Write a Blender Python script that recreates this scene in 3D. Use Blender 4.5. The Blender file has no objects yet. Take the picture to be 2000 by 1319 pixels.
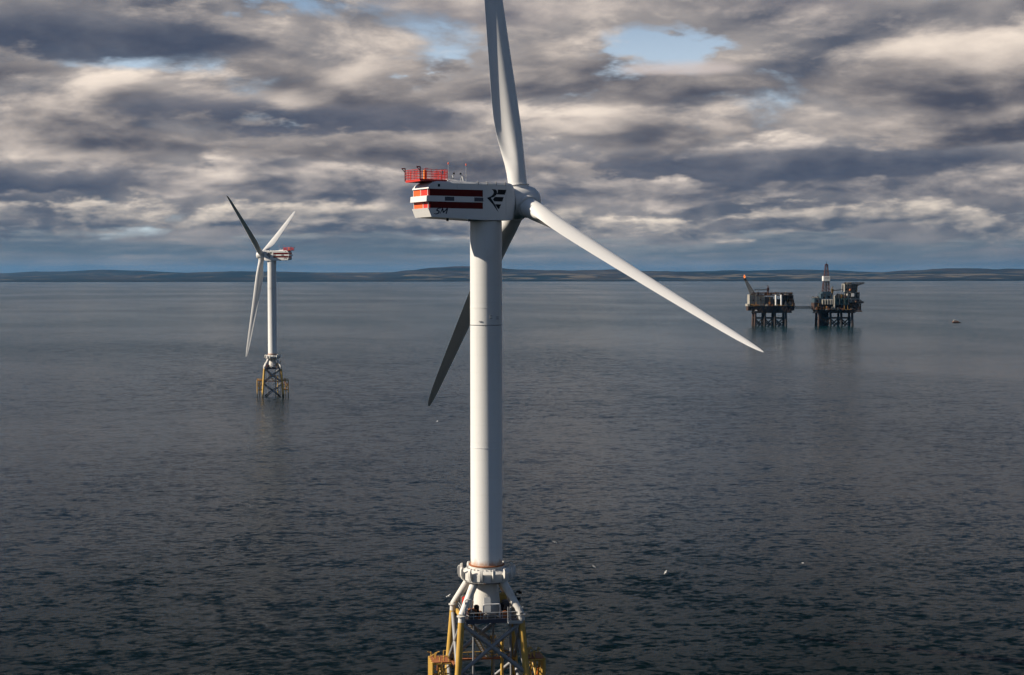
import bpy, bmesh, math, random
from mathutils import Vector, Matrix

# ------------------------------------------------------------------ scene, camera, light
scene = bpy.context.scene
col = scene.collection
R = math.radians
scene.view_settings.view_transform = 'Standard'
scene.view_settings.look = 'None'
scene.view_settings.exposure = 0.9
scene.view_settings.gamma = 1.0
scene.view_settings.use_curve_mapping = False
scene.render.engine = 'CYCLES'
scene.cycles.max_bounces = 4
scene.cycles.diffuse_bounces = 2
scene.cycles.glossy_bounces = 2
scene.cycles.volume_bounces = 0
scene.cycles.caustics_reflective = False
scene.cycles.caustics_refractive = False
scene.cycles.use_adaptive_sampling = True
scene.cycles.adaptive_threshold = 0.02
scene.cycles.adaptive_min_samples = 16

FPX = 3092.0           # focal length in photograph pixels (photograph 2000 wide)
CAM_H = 74.1           # camera height above the sea (a helicopter)
PITCH = math.atan((659.5 - 537.7) / FPX)
cam_data = bpy.data.cameras.new('camera')
cam_data.sensor_fit = 'HORIZONTAL'
cam_data.sensor_width = 36.0
cam_data.lens = 36.0 * FPX / 2000.0
cam_data.clip_start = 1.0
cam_data.clip_end = 250000.0
camera = bpy.data.objects.new('camera', cam_data)
col.objects.link(camera)
camera.location = (0, 0, CAM_H)
camera.rotation_mode = 'XYZ'
camera.matrix_world = (Matrix.Translation((0, 0, CAM_H)) @ Matrix.Rotation(math.pi / 2 - PITCH, 4, 'X')
                       @ Matrix.Rotation(-0.0012, 4, 'Z'))
scene.camera = camera

SUN_EL = R(33.0)
SUN_AZ = math.atan2(-0.993, -0.122)      # compass angle from +Y towards +X: from the left, a little behind
sun_dir = Vector((math.sin(SUN_AZ) * math.cos(SUN_EL), math.cos(SUN_AZ) * math.cos(SUN_EL), math.sin(SUN_EL)))
sun_data = bpy.data.lights.new('sun', 'SUN')
sun_data.energy = 5.0
sun_data.angle = R(0.53)
sun_data.color = (1.0, 0.885, 0.735)
sun = bpy.data.objects.new('sun', sun_data)
sun.rotation_euler = sun_dir.to_track_quat('Z', 'Y').to_euler()
sun.location = (0, 0, 400)
col.objects.link(sun)


class NT:
    """Small helper: builds node trees from arithmetic expressions."""
    def __init__(self, tree):
        self.t = tree

    def n(self, kind, **kw):
        nd = self.t.nodes.new(kind)
        for k, v in kw.items():
            setattr(nd, k, v)
        return nd

    def put(self, sock, v):
        if isinstance(v, S):
            self.t.links.new(v.s, sock)
        elif v is not None:
            sock.default_value = v

    def math(self, op, a, b=None, c=None, clamp=False):
        nd = self.n('ShaderNodeMath', operation=op, use_clamp=clamp)
        for i, v in enumerate((a, b, c)):
            self.put(nd.inputs[i], v)
        return S(self, nd.outputs[0])

    def xyz(self, x, y, z):
        nd = self.n('ShaderNodeCombineXYZ')
        for i, v in enumerate((x, y, z)):
            self.put(nd.inputs[i], v)
        return S(self, nd.outputs[0])

    def sep(self, v):
        nd = self.n('ShaderNodeSeparateXYZ')
        self.put(nd.inputs[0], v)
        return [S(self, o) for o in nd.outputs]

    def noise(self, vec, scale=1.0, detail=4.0, rough=0.5, lac=2.0, dist=0.0, color=False):
        nd = self.n('ShaderNodeTexNoise')
        self.put(nd.inputs['Vector'], vec)
        nd.inputs['Scale'].default_value = scale
        nd.inputs['Detail'].default_value = detail
        nd.inputs['Roughness'].default_value = rough
        nd.inputs['Lacunarity'].default_value = lac
        nd.inputs['Distortion'].default_value = dist
        return S(self, nd.outputs['Color' if color else 'Fac'])

    def sstep(self, x, a, b, lo=0.0, hi=1.0, smooth=True):
        nd = self.n('ShaderNodeMapRange', interpolation_type='SMOOTHSTEP' if smooth else 'LINEAR')
        for i, v in enumerate((x, a, b, lo, hi)):
            self.put(nd.inputs[i], v)
        return S(self, nd.outputs[0])

    def mix(self, f, a, b, blend='MIX'):
        nd = self.n('ShaderNodeMix', data_type='RGBA', blend_type=blend)
        self.put(nd.inputs[0], f)
        for sock, v in ((nd.inputs[6], a), (nd.inputs[7], b)):
            if isinstance(v, (tuple, list)):
                v = (v[0], v[1], v[2], 1.0)
            self.put(sock, v)
        return S(self, nd.outputs[2])


class S:
    def __init__(self, nt, s):
        self.nt, self.s = nt, s
    def __add__(self, o): return self.nt.math('ADD', self, o)
    __radd__ = __add__
    def __mul__(self, o): return self.nt.math('MULTIPLY', self, o)
    __rmul__ = __mul__
    def __sub__(self, o): return self.nt.math('SUBTRACT', self, o)
    def __rsub__(self, o): return self.nt.math('SUBTRACT', o, self)
    def __truediv__(self, o): return self.nt.math('DIVIDE', self, o)
    def __pow__(self, o): return self.nt.math('POWER', self, o)
    def max(self, o): return self.nt.math('MAXIMUM', self, o)
    def min(self, o): return self.nt.math('MINIMUM', self, o)
    def clamp(self): return self.nt.math('ADD', self, 0.0, clamp=True)


def build_sky():
    w = bpy.data.worlds.new('World')
    scene.world = w
    w.use_nodes = True
    t = w.node_tree
    t.nodes.clear()
    N = NT(t)
    out = N.n('ShaderNodeOutputWorld')
    sky = N.n('ShaderNodeTexSky', sky_type='NISHITA')
    sky.sun_disc = False
    sky.sun_elevation = SUN_EL
    sky.sun_rotation = SUN_AZ
    sky.altitude = 70
    sky.air_density = 0.75
    sky.dust_density = 0.15
    tc = N.n('ShaderNodeTexCoord')
    D = S(N, tc.outputs['Generated'])
    x, y, z = N.sep(D)
    rho = N.math('SQRT', x * x + y * y).max(1e-4)
    X = x / rho * 57.3
    Y = y / rho * 57.3
    el = N.math('ARCTANGENT', z / rho) * 57.3          # elevation in degrees
    az = N.math('ARCTAN2', x, y) * 57.3                # degrees, 0 = straight ahead, + right

    # the cloud field lies over the land ahead; the sky behind, where the sun stands, is clearer
    back = N.sstep(N.math('ABSOLUTE', az), 45.0, 115.0)
    # slow horizontal wander of everything
    wob = N.noise(N.xyz(X / 9.0, Y / 9.0, el / 5.0), detail=2.0) - 0.5

    # clear-sky colour
    blue = S(N, sky.outputs[0])
    g = N.n('ShaderNodeMix', data_type='RGBA', blend_type='MULTIPLY')
    g.inputs[0].default_value = 1.0
    N.put(g.inputs[6], blue)
    g.inputs[7].default_value = (SKY_K, SKY_K, SKY_K, 1)
    c = S(N, g.outputs[2])
    veil = N.sstep(el, 11.0, 7.0) * 0.6
    c = N.mix(veil, c, (0.34, 0.40, 0.46))

    rag = N.noise(N.xyz(X / 2.6, Y / 2.6, el / 1.0 + 5.0), detail=6.0, rough=0.57)
    raz = az + (rag - 0.5) * 10.0 + wob * 6.0
    rel = el + (rag - 0.5) * 1.8 - wob * 1.2

    def blob(a0, e0, ra, re):
        """soft elliptical weight in (azimuth, elevation)"""
        dx = (raz - a0) * (1.0 / ra)
        dy = (rel - e0) * (1.0 / re)
        return N.math('EXPONENT', (dx * dx + dy * dy) * -1.0)

    def dim(t, k=None):
        k = CLOUD if k is None else k
        return tuple(q * k for q in t)

    def deck(c, base, T, Lx, Ly, seed, thr, dark, bright, A=0.24, B=0.9, gain=2.2, w=0.17, und=0.35,
             bias=None, hk=0.55, detail=7.0, rough=0.58, shade=None, off=(0.13, 0.20)):
        low = N.noise(N.xyz(X / (Lx * 3.2), Y / (Lx * 3.2), seed + 3.3), detail=1.5) - 0.5
        Lx = Lx * 1.3
        bb = low * (T * und * 4.0) + base
        h = (el - bb) / T
        u = el / Ly + seed
        ws = wob * 0.5
        p = N.xyz(X / Lx + ws, Y / Lx + ws, u)
        n = N.noise(p, detail=detail, rough=rough, dist=0.12)
        # the same field a little way towards the sun (left and up)
        m = N.noise(N.xyz(X / Lx + ws - off[0], Y / Lx + ws, u + off[1]), detail=3.0, rough=rough, dist=0.12)
        d = n - thr - h.max(0.0) * A + (h.min(0.0)) * B + low * 0.22
        d = d - N.sstep(el, 10.0, 18.0) * 0.36 - back * 0.22
        if bias is not None:
            d = d + bias
        a = N.sstep(d, 0.0, w)
        s = N.sstep(h, -0.15, 1.0) * hk + (n - m) * gain + (n - 0.5) * 0.6 - d.max(0.0) * 0.5 + big * 1.3 - 0.01
        if shade is not None:
            s = s + shade
        s = N.sstep(s, -0.40, 1.05)
        cc = N.mix(s, dim(dark), dim(bright))
        return N.mix(a, c, cc)

    # broad upper cloud sheet with gaps
    n = N.noise(N.xyz(X / 6.5, Y / 6.5, el / 2.9 + 4.2), detail=8.0, rough=0.56, dist=0.3)
    m = N.noise(N.xyz(X / 6.5 - 0.12, Y / 6.5, el / 2.9 + 4.36), detail=3.0, rough=0.56, dist=0.3)
    # slow light and shade over the whole field: clouds standing in each other's shadow
    big = (N.noise(N.xyz(X / 7.0, Y / 7.0, el / 2.4 + 31.0), detail=2.5, rough=0.5) - 0.5)
    gap = blob(5.6, 8.0, 3.6, 1.2) * -0.32 + blob(14.0, 9.8, 2.4, 0.6) * -0.16 + blob(-9.5, 9.9, 3.2, 0.7) * -0.22 + blob(-2.2, 7.6, 2.0, 0.9) * -0.14
    d = n - 0.29 + gap - N.sstep(el, 9.0, 20.0) * 0.27 - back * 0.12
    a = N.sstep(d, 0.0, 0.13) * 0.97
    s = ((n - m) * 2.2 + 0.44 - d.max(0.0) * 0.9 + (n - 0.5) * 0.5 + big * 0.8).clamp()
    c = N.mix(a, c, N.mix(s, dim((0.105, 0.115, 0.155)), dim((0.66, 0.58, 0.52))))
    def bank(c, a0, e0, ra, re, seed, dark, bright, amt=0.95, soft=0.5, ragged=1.5):
        """a long flat-bottomed cloud bank"""
        n1 = rag
        e = (el - e0) / re
        # a flatter base than top
        wgt = blob(a0, e0, ra, re) + (n1 - 0.5) * ragged - (e * -1.0 - 0.45).max(0.0) * 0.8
        a = N.sstep(wgt, 0.22, 0.22 + soft) * amt
        s = N.sstep(e, -0.1, 1.15) * 0.55 + (n1 - 0.5) * 1.3 + 0.02
        return N.mix(a, c, N.mix(N.sstep(s, -0.30, 1.05), dim(dark), dim(bright)))

    for k in DECKS:
        k = dict(k)
        if 'bank' in k:
            c = bank(c, **k['bank'])
            continue
        for q in ('bias', 'shade'):
            if q in k:
                tot = None
                for (a0, e0, ra, re, wgt) in k[q]:
                    bl = blob(a0, e0, ra, re) * wgt
                    tot = bl if tot is None else tot + bl
                k[q] = tot
        c = deck(c, **k)
    # one thin bright streak in the gap
    stx = N.noise(N.xyz(X / 1.6, Y / 1.6, el / 0.25), detail=4.0) - 0.5
    st = N.math('EXPONENT', (((az - 6.0) / 2.4) ** 4.0 + ((el - 7.33) / 0.30) ** 2.0) * -1.0) + stx * 0.55
    c = N.mix(N.sstep(st, 0.25, 0.95) * 0.75, c, dim((0.74, 0.64, 0.60)))
    # flat blue-grey murk close to the horizon, streaked
    sn = N.noise(N.xyz(X / 5.0, Y / 5.0, el / 0.33 + 2.0), detail=5.0, rough=0.55)
    hz = N.sstep(el + (sn - 0.5) * 1.6, 1.7, 0.2) * 0.78
    c = N.mix(hz, c, N.mix(N.sstep(sn, 0.35, 0.72), dim((0.15, 0.18, 0.21)), dim((0.25, 0.27, 0.29))))
    bg = N.n('ShaderNodeBackground')
    N.put(bg.inputs[0], c)
    bg.inputs[1].default_value = 1.0

    t.links.new(bg.outputs[0], out.inputs[0])
    w.cycles.sampling_method = 'NONE'


SKY_K = 0.05
CLOUD = 0.47
GD, GB = (0.082, 0.090, 0.126), (1.12, 0.96, 0.82)
DB = (0.058, 0.078, 0.130)
DECKS = [
    dict(base=0.9, T=0.9, Lx=2.4, Ly=0.50, seed=1.7, thr=0.30, dark=(0.115, 0.15, 0.20), bright=(0.42, 0.42, 0.41)),
    dict(base=1.65, T=1.2, Lx=2.0, Ly=0.85, seed=11.3, thr=0.29, dark=(0.105, 0.125, 0.17), bright=(1.08, 0.93, 0.77)),
    dict(base=2.8, T=1.8, Lx=3.2, Ly=1.4, seed=23.9, thr=0.28, dark=(0.10, 0.115, 0.16), bright=GB),
    dict(bank=dict(a0=-17.0, e0=3.1, ra=6.0, re=0.50, seed=5.0, dark=DB, bright=(0.30, 0.29, 0.31), ragged=1.1)),
    dict(bank=dict(a0=9.5, e0=3.9, ra=9.5, re=0.85, seed=8.0, dark=DB, bright=(0.34, 0.33, 0.35), ragged=1.1)),
    dict(base=4.2, T=2.6, Lx=5.0, Ly=2.2, seed=35.1, thr=0.25, dark=GD, bright=GB, bias=[(10, 4.2, 9, 0.6, -0.2)]),
    dict(bank=dict(a0=-6.0, e0=5.6, ra=6.5, re=0.85, seed=2.0, dark=DB, bright=(0.34, 0.32, 0.34), ragged=1.1)),
    dict(base=6.4, T=3.6, Lx=6.5, Ly=2.9, seed=47.7, thr=0.29, dark=GD, bright=GB, bias=[(5.6, 8.0, 3.6, 1.1, -0.31), (-9.5, 10.0, 3, 0.5, -0.3), (-1.9, 7.5, 1.4, 0.7, -.2)]),
    dict(bank=dict(a0=-15.0, e0=8.2, ra=6.2, re=1.15, seed=14.0, dark=DB, bright=(0.26, 0.26, 0.29), ragged=0.9)),
    dict(base=8.8, T=5.0, Lx=5.0, Ly=2.6, seed=61.2, thr=0.38, dark=(0.14, 0.145, 0.19), bright=GB, bias=[(5.6, 8.0, 3.6, 1.1, -0.31), (15.5, 9.6, 2.2, 0.6, -0.3), (-10.5, 10.0, 3, 0.6, -0.25), (-15.5, 8.2, 5, 1.2, -0.3)], A=0.03),
]
build_sky()

# ------------------------------------------------------------------ helpers
def tag(o, label=None, cat=None, group=None, kind=None):
    for k, v in (('label', label), ('category', cat), ('group', group), ('kind', kind)):
        if v:
            o[k] = v
    return o


def empty(name, loc=(0, 0, 0), parent=None):
    o = bpy.data.objects.new(name, None)
    o.empty_display_size = 0.5
    o.location = loc
    o.parent = parent
    col.objects.link(o)
    return o


def children(o):
    return [c for c in bpy.data.objects if c.parent == o]


def copy_tree(o, parent=None, kids=None):
    if kids is None:
        kids = {}
        for c in bpy.data.objects:
            kids.setdefault(c.parent, []).append(c)
    c = o.copy()
    col.objects.link(c)
    c.parent = parent
    for ch in kids.get(o, []):
        copy_tree(ch, c, kids)
    return c


class MB:
    """Collects boxes, tubes, lathes and prisms; build() links them as one mesh object."""
    def __init__(self):
        self.v, self.f, self.sm = [], [], []

    def add(self, vs, fs, smooth=False):
        o = len(self.v)
        self.v += [tuple(p) for p in vs]
        self.f += [tuple(i + o for i in q) for q in fs]
        self.sm += [smooth] * len(fs)
        return self

    def box(self, x0, x1, y0, y1, z0, z1, M=None):
        vs = [Vector((x, y, z)) for z in (z0, z1) for y in (y0, y1) for x in (x0, x1)]
        if M is not None:
            vs = [M @ p for p in vs]
        return self.add(vs, [(0, 2, 3, 1), (4, 5, 7, 6), (0, 1, 5, 4), (2, 6, 7, 3), (0, 4, 6, 2), (1, 3, 7, 5)])

    def tube(self, a, b, r, r2=None, seg=10, caps=True):
        a, b = Vector(a), Vector(b)
        r2 = r if r2 is None else r2
        d = (b - a).normalized()
        u = d.cross(Vector((0, 0, 1)))
        if u.length < 1e-4:
            u = Vector((1, 0, 0))
        u.normalize()
        w = d.cross(u)
        vs, fs = [], []
        for p, rr in ((a, r), (b, r2)):
            for k in range(seg):
                t = 2 * math.pi * k / seg
                vs.append(p + (u * math.cos(t) + w * math.sin(t)) * rr)
        for k in range(seg):
            fs.append((k, (k + 1) % seg, seg + (k + 1) % seg, seg + k))
        self.add(vs, fs, seg > 5)
        if caps:
            self.add([vs[k] for k in range(seg)], [tuple(range(seg))[::-1]])
            self.add([vs[seg + k] for k in range(seg)], [tuple(range(seg))])
        return self

    def path(self, pts, r, seg=8):
        for p, q in zip(pts[:-1], pts[1:]):
            self.tube(p, q, r, seg=seg)
        return self

    def bar(self, a, b, w, h=None):
        """square bar between two points"""
        return self.tube(a, b, w * 0.7071, seg=4)

    def lathe(self, prof, seg=32, axis='Z', smooth=True, start=0.0):
        """profile of (radius, height) pairs turned round Z (or round X)"""
        vs, fs = [], []
        for (r, h) in prof:
            for k in range(seg):
                t = start + 2 * math.pi * k / seg
                vs.append((r * math.cos(t), r * math.sin(t), h) if axis == 'Z' else (h, r * math.cos(t), r * math.sin(t)))
        for i in range(len(prof) - 1):
            for k in range(seg):
                k2 = (k + 1) % seg
                fs.append((i * seg + k, i * seg + k2, (i + 1) * seg + k2, (i + 1) * seg + k))
        return self.add(vs, fs, smooth)

    def prism(self, poly, fn, t0, t1):
        """polygon (u, v) pushed from depth t0 to t1; fn(u, v, t) gives the point"""
        n = len(poly)
        vs = [fn(u, v, t0) for u, v in poly] + [fn(u, v, t1) for u, v in poly]
        fs = [tuple(range(n))[::-1], tuple(range(n, 2 * n))]
        fs += [(k, (k + 1) % n, n + (k + 1) % n, n + k) for k in range(n)]
        return self.add(vs, fs)

    def build(self, name, mat, parent=None, M=None, fix=True):
        me = bpy.data.meshes.new(name)
        me.from_pydata(self.v, [], self.f)
        me.polygons.foreach_set('use_smooth', self.sm)
        me.materials.append(mat)
        if fix:
            bm = bmesh.new()
            bm.from_mesh(me)
            bmesh.ops.recalc_face_normals(bm, faces=bm.faces)
            bm.to_mesh(me)
            bm.free()
        me.set_sharp_from_angle(angle=R(32))
        me.update()
        o = bpy.data.objects.new(name, me)
        o.parent = parent
        if M is not None:
            o.matrix_local = M
        col.objects.link(o)
        return o


def share(o, M=None, parent=None, name=None):
    """another object on the same mesh"""
    c = bpy.data.objects.new(name or o.name.split('.')[0], o.data)
    c.parent = parent or o.parent
    c.matrix_local = M if M is not None else Matrix()
    col.objects.link(c)
    return c


def at(px, py, depth):
    """photograph pixel -> world point at that depth along +Y"""
    cr, sr = math.cos(0.0012), math.sin(0.0012)
    X, Y = px - 1000.0, 659.5 - py
    X, Y = X * cr + Y * sr, -X * sr + Y * cr
    d = Vector((X, FPX * math.cos(PITCH) + Y * math.sin(PITCH), -FPX * math.sin(PITCH) + Y * math.cos(PITCH)))
    return Vector((0, 0, CAM_H)) + d * (depth / d.y)


# ------------------------------------------------------------------ materials
MATS = {}


def paint(name, c, rough=0.45, var=0.10, scale=0.6, dirt=None, dirt_amt=0.0, dirt_scale=0.5, metal=0.0, streak=False, spec=0.4, weed=False):
    m = bpy.data.materials.new(name)
    m.use_nodes = True
    t = m.node_tree
    b = t.nodes['Principled BSDF']
    N = NT(t)
    tc = N.n('ShaderNodeTexCoord')
    P = S(N, tc.outputs['Object'])
    c = tuple(q * 0.87 for q in c)
    x, y, z = N.sep(P)
    n = N.noise(P, scale=scale, detail=5.0, rough=0.6)
    v = (n - 0.5) * (2 * var)
    cc = N.mix((v + 0.5).clamp(), tuple(q * (1 - var * 2.2) for q in c), tuple(min(1, q * (1 + var * 1.2)) for q in c))
    if dirt:
        q = N.xyz(x, y, z * 0.12) if streak else P
        d = N.noise(q, scale=dirt_scale, detail=6.0, rough=0.65)
        cc = N.mix(N.sstep(d, 0.62 - 0.3 * dirt_amt, 0.85 - 0.25 * dirt_amt) * min(1.0, 0.35 + dirt_amt), cc, dirt)
    if weed:
        wn = N.noise(P, scale=1.1, detail=5.0, rough=0.6)
        cc = N.mix(N.sstep(z + (wn - 0.5) * 3.0, 2.6, 1.4) * 0.92, cc, (0.022, 0.024, 0.014))
    N.put(b.inputs['Base Color'], cc)
    N.put(b.inputs['Roughness'], (N.noise(P, scale=scale * 3, detail=3.0) - 0.5) * 0.25 + rough)
    b.inputs['Metallic'].default_value = metal
    b.inputs['Specular IOR Level'].default_value = spec
    MATS[name] = m
    return m


def tower_paint():
    m = paint('tower_white', (0.60, 0.60, 0.585), rough=0.38, var=0.05, scale=0.25)
    t = m.node_tree
    b = t.nodes['Principled BSDF']
    N = NT(t)
    src = b.inputs['Base Color'].links[0].from_socket
    tc = N.n('ShaderNodeTexCoord')
    P = S(N, tc.outputs['Object'])
    x, y, z = N.sep(P)
    # run-off streaks and the can-by-can weld bands
    s = N.noise(N.xyz(x * 1.5, y * 1.5, z * 0.03), detail=5.0, rough=0.65)
    c = N.mix(N.sstep(s, 0.48, 0.75) * 0.38, S(N, src), (0.42, 0.42, 0.39))
    band = N.math('PINGPONG', z, 1.45)
    c = N.mix(N.sstep(band, 0.06, 0.0) * 0.38, c, (0.40, 0.40, 0.38))
    # rust bleeding up from the foot flange
    r = N.noise(N.xyz(x * 0.9, y * 0.9, z * 0.35), detail=6.0, rough=0.7)
    h = N.sstep(z, TOWER_FOOT + 3.4, TOWER_FOOT)
    c = N.mix(N.sstep(r * 0.55 + h * 0.62, 0.70, 0.95) * 0.85, c, (0.30, 0.13, 0.04))
    N.put(b.inputs['Base Color'], c)
    return m


TOWER_FOOT = 25.7
tower_paint()
paint('white', (0.60, 0.595, 0.58), rough=0.40, var=0.05, scale=0.3, dirt=(0.45, 0.43, 0.38), dirt_amt=0.12, dirt_scale=0.35)
paint('blade_white', (0.60, 0.595, 0.58), rough=0.34, var=0.04, scale=0.15, dirt=(0.5, 0.48, 0.43), dirt_amt=0.06, dirt_scale=0.2)
paint('weathered_white', (0.58, 0.565, 0.525), rough=0.55, var=0.10, scale=0.8, dirt=(0.36, 0.22, 0.11), dirt_amt=0.30, dirt_scale=0.8, streak=True)
paint('red', (0.095, 0.0012, 0.001), rough=0.5, var=0.10, scale=0.5, spec=0.12)
paint('signal_red', (0.56, 0.030, 0.018), rough=0.45, var=0.12, scale=1.0)
paint('orange_red', (0.78, 0.10, 0.018), rough=0.45, var=0.08, scale=0.8)
paint('black', (0.008, 0.009, 0.011), rough=0.6, var=0.2, spec=0.12)
paint('navy', (0.012, 0.014, 0.035), rough=0.5, var=0.1)
paint('vent_dark', (0.045, 0.052, 0.075), rough=0.6, var=0.2)
paint('panel_grey', (0.62, 0.63, 0.63), rough=0.45, var=0.06)
paint('joint_grey', (0.16, 0.17, 0.18), rough=0.7, var=0.1)
paint('yellow', (0.50, 0.31, 0.065), rough=0.5, var=0.12, scale=0.8, dirt=(0.20, 0.09, 0.02), dirt_amt=0.34, dirt_scale=0.9, streak=True, weed=True)
paint('brace_grey', (0.22, 0.225, 0.23), rough=0.45, var=0.08, scale=0.7, dirt=(0.22, 0.16, 0.10), dirt_amt=0.24, dirt_scale=0.7, weed=True)
paint('grating', (0.09, 0.085, 0.08), rough=0.7, var=0.25, scale=1.5, dirt=(0.15, 0.06, 0.02), dirt_amt=0.3, dirt_scale=1.0)
paint('galv', (0.42, 0.43, 0.43), rough=0.42, var=0.15, scale=2.0, metal=0.3)
paint('rusty', (0.30, 0.10, 0.03), rough=0.75, var=0.3, scale=1.2, dirt=(0.10, 0.04, 0.02), dirt_amt=0.3)
paint('instrument_grey', (0.30, 0.31, 0.32), rough=0.5, var=0.1)
paint('orange', (0.72, 0.20, 0.02), rough=0.5, var=0.12)


# ------------------------------------------------------------------ the sea
def sea_material():
    m = bpy.data.materials.new('sea_water')
    m.use_nodes = True
    t = m.node_tree
    b = t.nodes['Principled BSDF']
    N = NT(t)
    geo = N.n('ShaderNodeNewGeometry')
    x, y, z = N.sep(S(N, geo.outputs['Position']))
    # wind patches: long streaks of rougher and calmer water
    wp = N.noise(N.xyz(x / 420.0 + y / 2600.0, y / 900.0, 1.0), detail=7.0, rough=0.55, dist=0.6)
    wp2 = N.noise(N.xyz(x / 2600.0, y / 700.0, 7.0), detail=3.0, rough=0.5)
    calm = N.sstep(wp * 0.6 + wp2 * 0.4, 0.36, 0.66)
    # wave trains run mostly towards the camera, crests lying left-right with a slant
    u = x * 0.98 + y * 0.18
    v = y * 0.98 - x * 0.18
    # surface slopes of three wave sizes, read straight from coloured noise
    amp = (calm * 1.25 + 0.38) * SEA_SLOPE
    sx = sy = None
    for vec, det, rg, ax_, ay_ in ((N.xyz(u / 13.0, v / 8.0, 0.0), 2.0, 0.5, 0.22, 0.38), (N.xyz(u / 2.7, v / 1.9, 3.0), 3.0, 0.55, 0.42, 0.80), (N.xyz(x / 1.2, y / 0.9, 6.0), 2.0, 0.6, 0.36, 0.42)):
        cx, cy, cz = N.sep(N.noise(vec, detail=det, rough=rg, dist=0.35, color=True))
        px_, py_ = (cx - 0.5) * ax_, (cy - 0.5) * ay_
        sx, sy = (px_, py_) if sx is None else (sx + px_, sy + py_)
    nv = N.n('ShaderNodeVectorMath', operation='NORMALIZE')
    N.put(nv.inputs[0], N.xyz(sx * amp, sy * amp, 1.0))
    t.links.new(nv.outputs[0], b.inputs['Normal'])
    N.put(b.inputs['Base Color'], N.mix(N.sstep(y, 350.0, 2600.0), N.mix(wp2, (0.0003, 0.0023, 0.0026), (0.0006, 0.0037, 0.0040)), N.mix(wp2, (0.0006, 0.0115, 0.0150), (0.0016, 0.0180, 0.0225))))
    N.put(b.inputs['Roughness'], calm * 0.08 + 0.16)
    b.inputs['IOR'].default_value = 1.333
    b.inputs['Specular Tint'].default_value = (0.60, 0.95, 1.0, 1.0)
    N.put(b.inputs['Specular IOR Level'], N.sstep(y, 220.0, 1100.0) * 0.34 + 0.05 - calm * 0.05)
    return m


SEA_SLOPE = 1.0
sea_mat = sea_material()
ys = [-3000, 0, 200, 500, 1000, 2000, 4000, 8000, 16000, 30000, 60000]
xs = [-45000, -20000, -9000, -4000, -1500, -500, 0, 500, 1500, 4000, 9000, 20000, 45000]
sb = MB()
sb.add([(x, y, 0.0) for y in ys for x in xs],
       [(j * len(xs) + i, j * len(xs) + i + 1, (j + 1) * len(xs) + i + 1, (j + 1) * len(xs) + i)
        for j in range(len(ys) - 1) for i in range(len(xs) - 1)])
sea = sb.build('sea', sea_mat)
tag(sea, 'dark grey choppy sea stretching to the far coast', 'sea', kind='structure')


# ------------------------------------------------------------------ far coast
def hill_material():
    m = bpy.data.materials.new('moorland')
    m.use_nodes = True
    t = m.node_tree
    b = t.nodes['Principled BSDF']
    N = NT(t)
    geo = N.n('ShaderNodeNewGeometry')
    P = S(N, geo.outputs['Position'])
    x, y, z = N.sep(P)
    f = N.noise(N.xyz(x / 1500.0, y / 2600.0, z / 75.0), detail=5.0, rough=0.62)
    g = N.noise(N.xyz(x / 480.0, y / 900.0, z / 30.0 + 5), detail=4.0, rough=0.6)
    c = N.mix(N.sstep(f, 0.40, 0.60), (0.003, 0.007, 0.009), (0.026, 0.021, 0.018))  # land tones painted darker to stand for cloud shadow over the coast
    # field strips on the lower slopes
    low = N.sstep(z, 150.0, 60.0)
    c = N.mix(N.sstep(g + N.sstep(x, -3500.0, 1500.0) * 0.05, 0.54, 0.64) * low * 0.8, c, (0.105, 0.085, 0.060))
    c = N.mix(N.sstep(g, 0.44, 0.38) * 0.7, c, (0.003, 0.006, 0.008))
    # heather tops, dark cliff foot
    c = N.mix(N.sstep(z, 150.0, 230.0) * 0.75, c, (0.034, 0.025, 0.028))
    c = N.mix(N.sstep(z, 32.0, 16.0) * 0.85, c, (0.003, 0.006, 0.009))
    N.put(b.inputs['Base Color'], c)
    b.inputs['Roughness'].default_value = 0.95
    b.inputs['Specular IOR Level'].default_value = 0.1
    return m


hill_mat = hill_material()


def interp(tab, x):
    if x <= tab[0][0]:
        return tab[0][1]
    for (a, b), (c, d) in zip(tab[:-1], tab[1:]):
        if x <= c:
            s = (x - a) / (c - a)
            s = s * s * (3 - 2 * s)
            return b + (d - b) * s
    return tab[-1][1]


def hnoise(x, seed):
    r = 0.0
    for k, a in ((1.0, 1.0), (2.1, 0.5), (4.3, 0.27), (9.1, 0.15), (19.0, 0.09)):
        r += a * math.sin(x * k * 0.013 + seed * 1.7 + 3.1 * math.sin(x * k * 0.0057 + seed))
    return r / 2.0


# skyline read off the photograph: (pixel column, pixel row) of each ridge, with its distance
RIDGES = [
    ('far_moor', 30000.0, 5200.0, [(-900, 534), (-400, 531), (0, 534), (60, 531), (120, 530.5), (200, 527), (270, 528.5), (345, 532), (420, 537), (900, 540),
                                   (1200, 534), (1330, 530.5), (1440, 529), (1560, 526.8), (1620, 528), (1700, 531.5), (1780, 533), (2400, 534), (2900, 531)]),
    ('mid_ridge', 24000.0, 3200.0, [(-900, 538), (0, 541), (160, 539), (250, 537.5), (340, 534), (400, 531.5), (450, 530.2), (520, 530.6), (640, 532.3), (760, 532.6),
                                    (800, 528), (850, 523), (890, 520.2), (925, 520), (960, 523), (1020, 526.5), (1100, 528.5), (1160, 527.3), (1200, 526.3), (1260, 529.5),
                                    (1400, 532), (1560, 535), (1700, 533), (1780, 528.5), (1850, 525.2), (1930, 526.0), (2010, 526), (2300, 529), (2900, 536)]),
    ('shore_slope', 19900.0, 1500.0, [(-900, 545), (0, 545), (300, 544), (520, 541.5), (700, 543), (860, 541), (1000, 538.5), (1100, 538), (1250, 541), (1400, 541), (1520, 540),
                                      (1640, 540.5), (1800, 538), (2000, 537), (2400, 539), (2900, 541)]),
]
hv, hf = [], []
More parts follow.
